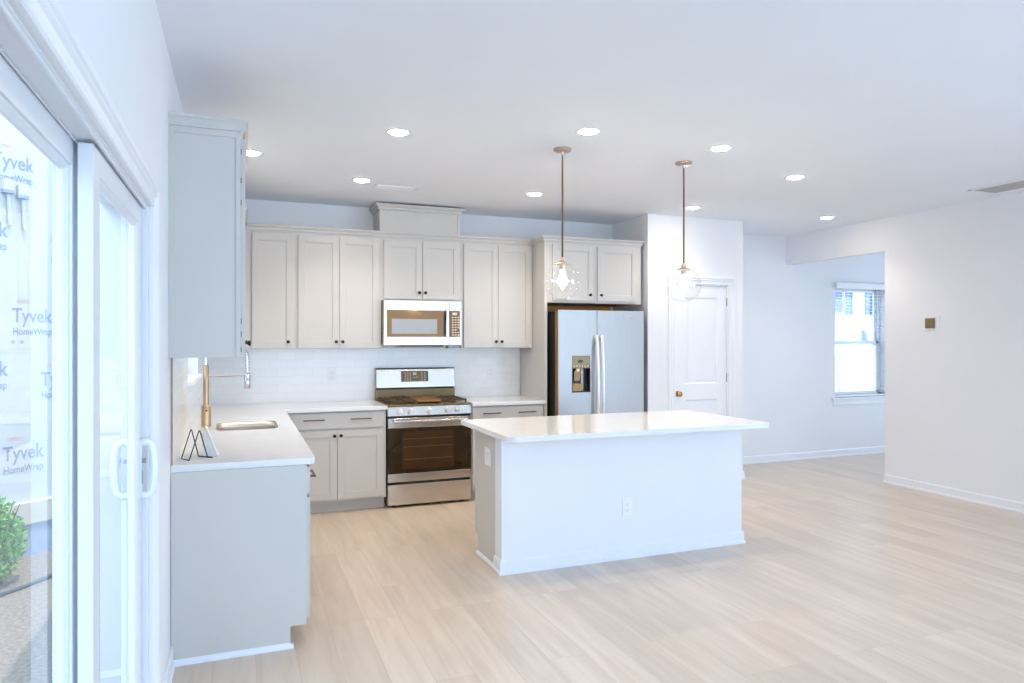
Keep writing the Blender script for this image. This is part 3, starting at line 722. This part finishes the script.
# cooktop
ck = MB(); ck.box(RX0, RX1, -0.60, -0.004, 0.888, 0.905, f)
ck = ck.build('cooktop', M['enamel'], rg, bevel=0.005)
def grate(a0, a1):
    mb = MB(); n0, n1 = -0.55, -0.05; zt = 0.936
    for a in (a0, a1 - .011): mb.box(a, a + .011, n0, n1, zt - .014, zt, f)
    for n in (n0, n1 - .011, (n0 + n1) / 2 - .006): mb.box(a0, a1, n, n + .011, zt - .014, zt, f)
    am = (a0 + a1) / 2
    for n in (n0 + .125, n1 - .135):
        for q in range(8):
            th = q * math.pi / 4
            p0 = (am + 0.035 * math.cos(th), n + .005 + 0.035 * math.sin(th)); p1 = (am + 0.105 * math.cos(th), n + .005 + 0.105 * math.sin(th))
            mb.tube([f(p0[0], p0[1], zt - .004), f(p1[0], p1[1], zt - .006)], 0.0055, 6)
    for a in (a0, a1 - .012):
        for n in (n0, n1 - .012): mb.box(a, a + .012, n, n + .012, 0.905, zt - .012, f)
    return mb.build('grate', M['iron'], ck)
grate(RX0 + .03, RX0 + .262); grate(RX1 - .262, RX1 - .03)
gm = MB(); gm.box(RX0 + .268, RX1 - .268, -0.55, -0.05, 0.918, 0.934, f).box(RX0 + .268, RX1 - .268, -0.55, -0.53, 0.905, 0.942, f)
gm.box(RX0 + .268, RX0 + .278, -0.55, -0.05, 0.905, 0.942, f).box(RX1 - .278, RX1 - .268, -0.55, -0.05, 0.905, 0.942, f)
gm.build('griddle', M['griddle'], ck, bevel=0.002)
for a in (RX0 + .146, RX1 - .146):
    for n in (-0.425, -0.18):
        MB().lathe(f(a, n, 0.905), [(0.05, 0), (0.05, 0.006), (0.036, 0.008), (0.036, 0.016), (0.02, 0.019), (0.001, 0.019)], 20).build('burner', M['iron'], ck, smooth=True)
# backguard
bgx = MB(); bgx.box(RX0, RX1, -0.60, -0.525, 0.905, 1.005, f).build('back_riser', M['enamel'], rg, bevel=0.003)
pp = [f(RX0 - .002, -0.60, 1.018), f(RX0 - .002, -0.515, 1.018), f(RX0 - .002, -0.535, 1.195), f(RX0 - .002, -0.55, 1.208), f(RX0 - .002, -0.60, 1.208)]
bk = MB().poly(pp, (RX1 - RX0 + .004, 0, 0)).build('backguard', M['steel_m'], rg, bevel=0.004)
MB().box(RX0 + .005, RX1 - .005, -0.60, -0.545, 1.004, 1.019, f).build('vent_gap', M['dark'], rg)
def slope_pt(a, k, off): # k 0..1 up the sloped face
    n = -0.515 - 0.020 * k + off; z = 1.018 + 0.177 * k + off * 0.11
    return f(a, n, z)
mb = MB(); a0, a1 = RX0 + .235, RX0 + .50
mb.skin([mb.ring([slope_pt(a0, .32, .0), slope_pt(a1, .32, .0), slope_pt(a1, .90, .0), slope_pt(a0, .90, .0)]), mb.ring([slope_pt(a0, .32, .002), slope_pt(a1, .32, .002), slope_pt(a1, .90, .002), slope_pt(a0, .90, .002)])])
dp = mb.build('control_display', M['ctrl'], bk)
mb = MB()
def keydot(a, k, w, h):
    mb.skin([mb.ring([slope_pt(a, k, .002), slope_pt(a + w, k, .002), slope_pt(a + w, k + h, .002), slope_pt(a, k + h, .002)]), mb.ring([slope_pt(a, k, .0026), slope_pt(a + w, k, .0026), slope_pt(a + w, k + h, .0026), slope_pt(a, k + h, .0026)])])
for i in range(3):
    for j in range(4): keydot(a0 + .035 + i * .024, .38 + j * .12, .010, .06)
mb.build('key_print', M['keys'], dp); mb = MB()
for i in range(2):
    for j in range(4): keydot(a0 + .195 + i * .030, .38 + j * .12, .012, .05)
mb.build('key_print', M['keys'], dp); mb = MB()
keydot(a0 + .115, .68, .035, .13); keydot(a0 + .12, .52, .012, .05); keydot(a0 + .145, .52, .012, .05)
mb.build('key_print', M['keys'], dp)

# ------------------------------------------------------------------ microwave
MX0, MX1, MY, MZ0, MZ1 = 1.494, 2.226, 6.20, 1.425, 1.834
mw = thing('microwave', 'stainless over-the-range microwave mounted under short cabinet', 'microwave', ((MX0 + MX1) / 2, 6.4, MZ0))
f = S_(MY)
MB().box(MX0, MX1, -(D - MY - .01), -0.03, MZ0, MZ1, f).build('body', M['steel_m'], mw, bevel=0.002)
MB().box(MX0 + .16, MX1 - .17, -0.25, -0.032, MZ0 - .012, MZ0, f).build('vent_grille', M['black'], mw)
MB().box(MX1 - .12, MX1 - .02, -0.12, -0.034, MZ0 - .03, MZ0, f).build('task_lamp', M['mwglass'], mw)
dx1 = MX1 - .172
dm = MB()
dm.box(MX0, dx1 + .052, -0.03, 0, MZ0 + .004, MZ0 + .078, f).box(MX0, dx1 + .052, -0.03, 0, MZ1 - .088, MZ1, f)
dm.box(MX0, MX0 + .028, -0.03, 0, MZ0 + .078, MZ1 - .088, f).box(dx1 - .002, dx1 + .052, -0.03, 0, MZ0 + .078, MZ1 - .088, f)
dm = dm.build('door', M['steel_m'], mw, bevel=0.0015)
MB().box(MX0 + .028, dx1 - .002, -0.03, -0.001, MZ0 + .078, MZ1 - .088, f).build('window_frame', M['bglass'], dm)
MB().box(MX0 + .072, dx1 - .065, -0.002, 0.0006, MZ0 + .106, MZ1 - .168, f).build('window', M['mwglass'], dm)
MB().box(dx1 - .002, dx1 + .016, -0.004, 0.0012, MZ0 + .082, MZ1 - .092, f).build('handle_recess', M['black'], dm)
hm = MB(); hm.box(dx1 + .016, dx1 + .042, 0.018, 0.032, MZ0 + .074, MZ1 - .082, f)
for z in (MZ0 + .09, MZ1 - .12): hm.box(dx1 + .02, dx1 + .038, 0, 0.02, z, z + .02, f)
hm.build('handle', M['chrome'], dm, bevel=0.004)
cpn = MB()
cpn.box(dx1 + .054, MX1, -0.03, 0, MZ0 + .004, MZ0 + .078, f).box(dx1 + .054, MX1, -0.03, 0, MZ1 - .088, MZ1, f).box(MX1 - .018, MX1, -0.03, 0, MZ0 + .078, MZ1 - .088, f)
cpn = cpn.build('control_side', M['steel_m'], mw, bevel=0.0015)
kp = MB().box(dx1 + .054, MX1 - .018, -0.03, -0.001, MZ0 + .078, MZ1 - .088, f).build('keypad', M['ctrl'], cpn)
mb = MB(); mb.box(dx1 + .082, MX1 - .045, -0.001, 0.0008, MZ1 - .128, MZ1 - .104, f); mb.build('display', M['keys'], kp)
mb = MB()
for j in range(8):
    for i in range(3 if j != 2 else 2):
        a = dx1 + .078 + i * .027; z = MZ0 + .09 + j * .0235
        mb.box(a, a + .016, -0.001, 0.0006, z, z + .011, f)
mb.build('key_print', M['keys'], kp)

# ------------------------------------------------------------------ refrigerator
FX0, FX1, FF, FZ = 3.056, 3.986, 5.836, 1.757
rf = thing('refrigerator', 'stainless side-by-side refrigerator with ice dispenser', 'refrigerator', (3.52, 6.2, 0))
f = S_(FF)
MB().box(FX0 + .006, FX1 - .006, -0.74, -0.075, 0.02, FZ - .012, f).build('body', M['dark'], rf, bevel=0.003)  # body coloured black for the shade in the side gap
MB().box(FX0 + .02, FX1 - .02, -0.10, -0.04, 0.0, 0.05, f).build('base_grille', M['black'], rf)
FS = 3.464
DXa, DXb, DZa, DZb = 3.198, 3.392, 0.978, 1.325
dl = MB()
dl.box(FX0, DXa, -0.068, 0, 0.055, FZ, f).box(DXb, FS - .003, -0.068, 0, 0.055, FZ, f)
dl.box(DXa, DXb, -0.068, 0, 0.055, DZa, f).box(DXa, DXb, -0.068, 0, DZb, FZ, f)
bmesh.ops.remove_doubles(dl.bm, verts=dl.bm.verts[:], dist=1e-5)
dl = dl.build('door', M['steel_f'], rf)
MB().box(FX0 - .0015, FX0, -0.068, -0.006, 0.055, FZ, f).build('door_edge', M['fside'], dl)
drr = MB().box(FS + .003, FX1, -0.068, 0, 0.055, FZ, f).build('door', M['steel_f'], rf, bevel=0.006, seg=3)
mb = MB().lathe(f(3.842, 0, 1.685), [(0.013, 0), (0.013, -0.0015), (0.001, -0.0015)], 20, 'y'); mb.build('badge', M['chrome'], drr)
for par, a in ((dl, FS - .018), (drr, FS + .037)):
    hb = MB(); pts = []
    for i in range(15):
        t = i / 14; z = 0.38 + t * 1.135
        n = 0.028 + 0.034 * math.sin(math.pi * t) ** 0.6
        pts.append(f(a, n, z))
    hb.tube(pts, 0.015, 12)
    for z in (0.385, 1.505): hb.box(a - .015, a + .015, 0, 0.034, z - .016, z + .016, f)
    hb.build('handle', M['satin'], par, smooth=True)
ds = MB()
zc = 1.205
ds.box(DXa, DXb, -0.066, -0.058, DZa, zc, f).box(DXa, DXa + .006, -0.066, 0.001, DZa, zc, f).box(DXb - .006, DXb, -0.066, 0.001, DZa, zc, f).box(DXa, DXb, -0.066, 0.003, DZa, DZa + .012, f)
ds = ds.build('dispenser', M['black'], dl)
tag(MB().box(DXa, DXb, -0.06, 0.002, zc, DZb, f).build('dispenser_panel', M['enamel'], ds, bevel=0.004), 'tan control panel')
MB().box(DXa + .062, DXa + .115, 0.002, 0.003, zc + .055, zc + .078, f).build('display', M['black'], ds)
mb = MB()
for i in range(6): mb.box(DXa + .016 + i * .029, DXa + .026 + i * .029, 0.002, 0.0028, zc + .016, zc + .026, f)
mb.build('key_print', M['keys'], ds)
mb = MB()
mb.poly([f(DXa + .045, -.05, zc - .12), f(DXa + .10, -.05, zc - .12), f(DXa + .11, -.03, zc - .03), f(DXa + .085, -.02, zc), f(DXa + .06, -.02, zc), f(DXa + .035, -.03, zc - .03)], (0, -0.006, 0))
mb.box(DXa + .055, DXa + .09, -.056, -.015, zc - .03, zc, f)
mb.build('paddle', M['gold'], ds)
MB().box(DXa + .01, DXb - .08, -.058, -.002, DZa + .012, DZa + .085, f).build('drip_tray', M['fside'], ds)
MB().box(DXb - .075, DXb - .05, -.056, -.05, DZa + .015, zc, f).build('chute_strip', M['mwglass'], ds)

# ------------------------------------------------------------------ island
IX0, IX1, IY = 1.820, 3.684, 4.056
isl = thing('kitchen_island', 'white kitchen island with grey cabinet side under quartz top', 'island', (2.73, 4.35, 0))
MB().box(IX0, IX1, IY, IY + 0.115, 0, BZ).build('half_wall', M['wall'], isl)
bbs = MB().sweep([(IX0, IY + .115), (IX0, IY), (IX1, IY), (IX1, IY + .115)], BB, fxy)
bbs.build('baseboard', M['trim'], isl)
cb = MB()
cb.poly([(IX0 + .002, IY + .115, 0), (IX0 + .002, 4.535, 0), (IX0 + .002, 4.535, .132), (IX0 + .002, 4.588, .132), (IX0 + .002, 4.588, BZ), (IX0 + .002, IY + .115, BZ)], (IX1 - IX0 - .004, 0, 0))
cb = cb.build('cabinet', M['cab'], isl, bevel=0.001)
fr_ = lambda a, n, z: (a, 4.588 + n, z)
for i in range(4):
    a = IX0 + .02 + i * 0.4565
    d = shaker(MB(), fr_, a, a + 0.45, 0.14, 0.706).build('door', M['cab'], cb)
    knob(d, fr_, a + (0.42 if i % 2 == 0 else 0.03), 0.019, 0.66)
    d = MB().box(a, a + .45, 0, .019, 0.724, 0.856, fr_).build('drawer', M['cab'], cb)
    pull(d, fr_, a + .14, a + .31, 0.019, 0.79)
sh = MB().sweep([(IX0 + .002, 4.535), (IX0 + .002, IY + .13)], [(0, 0), (0.013, 0), (0.013, 0.008), (0.007, 0.018), (0, 0.022)], fxy)
tag(sh.build('shoe_molding', M['trim'], isl), 'white shoe strip at the foot of the grey side')
top = rounded([(1.757, 3.7645), (3.6915, 3.7645), (3.6915, 4.7193), (1.757, 4.7193)], {0: 0.07, 1: 0.02, 2: .02, 3: .012})
o = slab(top, [], BZ, CT).build('countertop', M['quartz'], bevel=0.003)
tag(o, 'large white quartz countertop overhanging the kitchen island', 'countertop')

# ------------------------------------------------------------------ outlets, thermostat
def outlet(f, a, z, w, h, label, cat='outlet', rocker=False, name='wall_outlet'):
    t = thing(name, label, cat, f(a, 0, z - h / 2))
    MB().box(a - w / 2, a + w / 2, 0, 0.006, z - h / 2, z + h / 2, f).build('cover_plate', M['plastic'], t, bevel=0.002)
    if rocker:
        for s_ in (-1, 1): MB().box(a + s_ * w * .22 - .012, a + s_ * w * .22 + .012, 0.006, 0.010, z - .03, z + .03, f).build('rocker', M['plastic'], t, bevel=0.001)
        return t
    for s_ in (-1, 1):
        r_ = MB().box(a - .017, a + .017, 0.006, 0.008, z + s_ * .02 - .014, z + s_ * .02 + .014, f).build('receptacle', M['plastic'], t, bevel=0.003)
        MB().box(a - .008, a - .006, 0.008, 0.0086, z + s_ * .02 - .004, z + s_ * .02 + .006, f).box(a + .006, a + .008, 0.008, 0.0086, z + s_ * .02 - .004, z + s_ * .02 + .005, f).box(a - .0025, a + .0025, 0.008, 0.0086, z + s_ * .02 - .011, z + s_ * .02 - .007, f).build('slot', M['slot'], r_)
    return t
outlet(S_(IY), 2.727, 0.345, 0.075, 0.118, 'white duplex outlet low on the front of the island')
outlet(W_(IX0 + .002), 4.312, 0.700, 0.115, 0.118, 'white double cover plate on the grey side of the island', rocker=True)
outlet(S_(D - .009), 1.088, 1.148, 0.075, 0.118, 'white duplex outlet on the tile left of the range')
outlet(S_(D - .009), 2.66, 1.148, 0.075, 0.118, 'white duplex outlet on the tile right of the range')
th = thing('thermostat', 'small white thermostat with brown screen on the right wall', 'thermostat', (XR, 4.712, 1.565))
MB().box(4.625, 4.795, 0, 0.010, 1.565, 1.705, W_(XR)).build('wall_plate', M['plastic'], th, bevel=0.004)
MB().box(4.665, 4.760, 0.010, 0.022, 1.588, 1.684, W_(XR)).build('screen', M['screen'], th, bevel=0.003)

# ------------------------------------------------------------------ pendants
def pendant(x, y, label):
    p = thing('pendant_light', label, 'pendant light', (x, y, H), 'globe pendants over the island')
    zc, r = 1.862, 0.123
    MB().lathe((x, y, H), [(0.060, 0), (0.060, -0.010), (0.052, -0.017), (0.012, -0.022), (0.009, -0.040), (0.001, -0.040)], 32).build('canopy', M['nickel'], p, smooth=True)
    MB().cyl((x, y, H - .035), (x, y, zc + r + .03), 0.0062, 10).build('stem', M['pull'], p, smooth=True)
    MB().lathe((x, y, zc + r), [(0.010, 0.034), (0.016, 0.024), (0.018, 0.004), (0.046, -0.008), (0.048, -0.014), (0.02, -0.016), (0.019, -0.052), (0.001, -0.052)], 28).build('socket', M['nickel'], p, smooth=True)
    pr = []
    for i in range(25):
        t = R(22) + (math.pi - R(22)) * i / 24
        pr.append((max(0.0006, r * math.sin(t)), r * math.cos(t)))
    g = MB(); rings = []
    g.lathe((x, y, zc), pr, 40); 
    for f_ in [q for q in g.bm.faces if len(q.verts) > 4]: g.bm.faces.remove(f_)
    g.build('globe', M['globe'], p, smooth=True)
    bp_ = [(0.0125, 0.072), (0.0135, 0.052), (0.0165, 0.040), (0.0215, 0.030)]
    for q in range(13):
        t = R(48) + (math.pi - R(48)) * q / 12
        bp_.append((max(0.0006, 0.031 * math.sin(t)), 0.031 * math.cos(t) - 0.001))
    MB().lathe((x, y, zc), bp_, 24).build('bulb', M['bulb'], p, smooth=True)
    return p
p1 = pendant(2.272, 4.115, 'clear glass globe pendant nearer the refrigerator, left over the island')
dup(p1, (3.226 - 2.272, 0, 0), 'clear glass globe pendant in front of the pantry door, right over the island')

# ------------------------------------------------------------------ recessed lights
rl = thing('recessed_light', '', 'recessed light', (1.186, 4.143, H), 'recessed ceiling lights')
MB().lathe((1.186, 4.143, H), [(0.082, 0), (0.082, -0.003), (0.076, -0.005), (0.060, -0.005), (0.057, -0.002), (0.057, 0)], 36, close=True).build('trim_ring', M['trim'], rl, smooth=True)
MB().lathe((1.186, 4.143, H), [(0.057, 0), (0.057, -0.003), (0.050, -0.008), (0.036, -0.012), (0.018, -0.014), (0.001, -0.0145)], 32).build('lens', M['lens'], rl)
rl['label'] = 'recessed ceiling light above the near end of the left counter'
def beam(x, y, e=21):
    lamp('downlight_beam', 'SPOT', (x, y, H - 0.03), (0, 0, 0), e, (1.0, 0.84, 0.64), spot_size=R(125), spot_blend=0.7, shadow_soft_size=0.02)
beam(1.186, 4.143)
for x, y, lb_ in ((1.185, 5.491, 'recessed ceiling light beside the small ceiling vent'),
                  (0.360, 4.960, 'recessed ceiling light above the sink, half hidden by the tall left cabinet'),
                  (2.248, 3.704, 'recessed ceiling light just in front of the left pendant canopy'),
                  (2.657, 5.472, 'recessed ceiling light above the range to refrigerator run'),
                  (3.228, 3.714, 'recessed ceiling light just in front of the right pendant canopy'),
                  (4.286, 4.164, 'recessed ceiling light in open ceiling right of both pendants'),
                  (4.296, 5.479, 'recessed ceiling light in front of the pantry door wall'),
                  (5.911, 5.419, 'recessed ceiling light nearest the wide opening in the right wall')):
    dup(rl, (x - 1.186, y - 4.143, 0), lb_)
    beam(x, y, 34 if y > 5 and x < 3 else 12 if x < 0.5 else 21)
# more of the same over the unseen part of the room: only their light matters here
for x in (1.2, 3.2, 5.2):
    for y in (-2.0, 0.6):
        lamp('downlight_beam', 'AREA', (x, y, H - 0.005), (0, 0, 0), 2, (1.0, 0.88, 0.74), shape='DISK', size=0.13)

# ------------------------------------------------------------------ ceiling vents
def vent(x0, x1, y0, y1, label, nsl, along, rim=0.022, m='slot', lv='trim'):
    v = thing('ceiling_vent', label, 'vent', ((x0 + x1) / 2, (y0 + y1) / 2, H))
    mb = MB()
    mb.box(x0, x1, y0, y0 + rim, H - .008, H).box(x0, x1, y1 - rim, y1, H - .008, H).box(x0, x0 + rim, y0, y1, H - .008, H).box(x1 - rim, x1, y0, y1, H - .008, H)
    mb.build('frame', M['trim'], v, bevel=0.002)
    MB().box(x0 + rim, x1 - rim, y0 + rim, y1 - rim, H - .001, H - .0002).build('backing', M[m], v)
    mb = MB()
    for i in range(nsl):
        t = (i + .5) / nsl
        if along == 'y':
            x = x0 + rim + t * (x1 - x0 - 2 * rim); w = (x1 - x0 - 2 * rim) / nsl * .36
            mb.poly([(x - w, y0 + rim, H - .002), (x - w + .0015, y0 + rim, H - .002), (x + w, y0 + rim, H - .008), (x + w - .0015, y0 + rim, H - .008)], (0, y1 - y0 - 2 * rim, 0))
        else:
            y = y0 + rim + t * (y1 - y0 - 2 * rim); w = (y1 - y0 - 2 * rim) / nsl * .36
            mb.poly([(x0 + rim, y - w, H - .002), (x0 + rim, y - w + .0015, H - .002), (x0 + rim, y + w, H - .008), (x0 + rim, y + w - .0015, H - .008)], (x1 - x0 - 2 * rim, 0, 0))
    mb.build('louvers', M[lv], v)
vent(5.99, 6.32, 3.25, 4.00, 'large white ceiling return vent near the right wall', 9, 'y', 0.03, 'dark', 'vent')
vent(1.31, 1.66, 5.60, 5.73, 'small white ceiling vent in front of the duct chase', 7, 'x')

# ------------------------------------------------------------------ outside the sliding door
struct('ground', MB().box(-14, -T, -8, 22, -0.45, -0.30), M['mulch'], 'mulched ground outside the sliding door', origin=(0, 0, -0.3))
A0 = Vector((-1.2358, 6.835, 0)); dv = Vector((0.73846, 0.67430, 0)); nv = Vector((0.67430, -0.73846, 0))
def hw(s, n, z): p = A0 + dv * s + nv * n; return (p.x, p.y, z)
nh = thing('neighboring_house', 'neighboring house clad in white building wrap outside the sliding door', 'house', hw(-1, 0, -0.3))
def obox(mb, s0, s1, n0, n1, z0, z1):
    a = mb.ring([hw(s0, n0, z0), hw(s1, n0, z0), hw(s1, n1, z0), hw(s0, n1, z0)]); b = mb.ring([hw(s0, n0, z1), hw(s1, n0, z1), hw(s1, n1, z1), hw(s0, n1, z1)])
    mb.skin([a, b])
mb = MB(); obox(mb, -6, 2.4, -0.3, 0, 0.15, 4.6); mb.build('wrapped_wall', M['wrap'], nh)
mb = MB(); obox(mb, -6, 2.4, -0.3, 0.05, -0.04, 0.15); mb.build('ledge', M['ledge'], nh, bevel=0.01)
mb = MB(); obox(mb, -6, 2.4, -0.3, 0.02, -0.31, -0.04); mb.build('lower_band', M['block'], nh)  # blue-grey band from the ledge down to the ground
def text_into(mb, body, s0, z0, width, height, n=0.002):
    cu = bpy.data.curves.new('t', 'FONT'); cu.body = body; cu.size = 1; cu.resolution_u = 3; cu.offset = 0.012
    to = bpy.data.objects.new('t', cu); COL.objects.link(to)
    dg = bpy.context.evaluated_depsgraph_get(); dg.update()
    me = bpy.data.meshes.new_from_object(to.evaluated_get(dg))
    xs = [v.co.x for v in me.vertices]; ys = [v.co.y for v in me.vertices]
    kx = width / (max(xs) - min(xs)); x0 = min(xs)
    vs = [mb.bm.verts.new(hw(s0 + (v.co.x - x0) * kx, n, z0 + v.co.y * height)) for v in me.vertices]
    for p in me.polygons:
        try: mb.bm.faces.new([vs[i] for i in p.vertices])
        except ValueError: pass
    bpy.data.objects.remove(to); bpy.data.curves.remove(cu); bpy.data.meshes.remove(me)
for (s0, zb) in ((-0.400, 2.86), (-0.60, 2.30), (0.045, 2.22), (-0.255, 1.62), (-0.60, 1.19), (-0.035, 1.09), (-0.325, 0.50), (0.40, 1.66), (0.34, 2.86), (0.34, 0.52), (0.62, 2.22), (0.60, 1.10)):
    mb = MB(); text_into(mb, 'Tyvek', s0, zb, 0.315, 0.165); text_into(mb, 'HomeWrap', s0 + .008, zb - .105, 0.30, 0.085)
    mb.build('wrap_lettering', M['ink'], nh)
    mb = MB(); text_into(mb, '<DUPONT>', s0 + .03, zb + .155, 0.12, 0.045); mb.build('wrap_mark', M['pink'], nh)
for i, (s0, zb) in enumerate(((-0.335, 2.675), (-0.225, 2.65))):  # two pale boxes, each with a grey lower edge and a bar beneath
    mb = MB(); obox(mb, s0, s0 + .075, 0, 0.04, zb, zb + .085); ub = mb.build('pale_box', M['siding'], nh, bevel=0.004)
    mb = MB(); obox(mb, s0 - .004, s0 + .079, 0, 0.044, zb - .025, zb); mb.build('box_edge', M['block'], ub)
    mb = MB(); mb.cyl(hw(s0 + .045, 0.02, zb - .03), hw(s0 + .055, 0.02, zb - .28), 0.014, 10); mb.build('lower_bar', M['wrap'], ub)
# shrub
shx, shy = -1.40, 5.98
shb = thing('shrub', 'bright green leafy shrub against the wrapped house outside the sliding door', 'shrub', (shx, shy, -0.3))
mb = MB()
for q in range(7):
    a = q * 0.9; mb.tube([(shx, shy, -0.3), (shx + .1 * math.cos(a), shy + .1 * math.sin(a), 0.0), (shx + .2 * math.cos(a), shy + .2 * math.sin(a), 0.28)], [0.008, 0.006, 0.003], 6)
mb.build('stem', M['stem'], shb)
mb = MB()
for q in range(2600):
    while True:
        p = Vector((random.uniform(-1, 1), random.uniform(-1, 1), random.uniform(-1, 1)))
        if 0.25 < p.length < 1: break
    k = 1.0 if p.z < 0 else 1 - 0.45 * p.z
    c = Vector((shx + p.x * .24 * k, shy + p.y * .22 * k, 0.04 + p.z * .36))
    d = Vector((random.gauss(0, 1), random.gauss(0, 1), random.gauss(0.4, .8))).normalized(); s_ = d.cross(Vector((random.random(), random.random(), .3))).normalized()
    l = random.uniform(.03, .055); w = l * .42
    mb.bm.faces.new(mb.ring([c, c + d * l * .5 + s_ * w * .6, c + d * l, c + d * l * .5 - s_ * w * .6]))
mb.build('foliage', M['leaf'], shb)
ho = MB().tube([(-2.3, 5.42, -.285), (-1.75, 5.52, -.285), (-1.30, 5.66, -.285), (-1.14, 5.86, -.285), (-0.98, 6.12, -.285), (-0.7, 6.66, -.285)], 0.014, 8).build('garden_hose', M['hose'], smooth=True)
tag(ho, 'dark garden hose lying across the mulch outside the sliding door', 'hose')

# ------------------------------------------------------------------ outside the nook window
struct('ground', MB().box(-T, 34, D + T, 24, -0.45, -0.30).box(9.6, 34, 0, D + T, -0.45, -0.30), M['paving'], 'pale paving outside the far window', origin=(16, 12, -0.3))
nb = thing('neighboring_house', 'white sided house with blue-grey shutters outside the far window', 'house', (16, 14, -0.3))
f = S_(14.0); mb = MB(); z = -0.3
while z < 6:
    mb.poly([f(9.5, 0, z), f(9.5, 0.018, z), f(9.5, 0.003, z + .13), f(9.5, 0, z + .13)], (14, 0, 0)); z += .13
mb.box(9.5, 23.5, -0.2, 0, -0.3, 6, f).build('siding_wall', M['siding'], nb)
for a in (15.42, 16.14, 13.6): 
    mb = MB(); mb.box(a, a + .04, .018, .05, 2.15, 3.7, f).box(a + .21, a + .25, .018, .05, 2.15, 3.7, f)
    z = 2.17
    while z < 3.68: mb.poly([f(a + .04, .02, z), f(a + .04, .045, z), f(a + .04, .03, z + .05), f(a + .04, .02, z + .05)], (.17, 0, 0)); z += .07
    mb.build('shutter', M['shutter'], nb)
mb = MB(); mb.box(14.3, 14.38, .018, .06, 2.1, 3.75, f).box(15.30, 15.38, .018, .06, 2.1, 3.75, f).box(14.38, 15.3, .018, .06, 2.1, 2.2, f).box(14.38, 15.3, .018, .05, 2.9, 2.97, f)
wn = mb.build('window', M['siding'], nb)
MB().box(14.38, 15.3, .018, .03, 2.2, 3.7, f).build('pane', M['shutter'], wn)
mb = MB(); mb.box(15.2, 16.75, .018, .05, -.3, 1.35, f)
gd = mb.build('garage_door', M['paving'], nb)
mb = MB()
for z in (-.2, .2, .6, 1.0):
    for i in range(3): mb.box(15.25 + i * .5, 15.7 + i * .5, .05, .065, z, z + .3, f)
mb.build('door_panels', M['siding'], gd)
MB().box(16.0, 16.08, .05, .16, 1.42, 1.68, f).box(16.02, 16.06, .018, .1, 1.68, 1.74, f).build('wall_lantern', M['shutter'], nb)
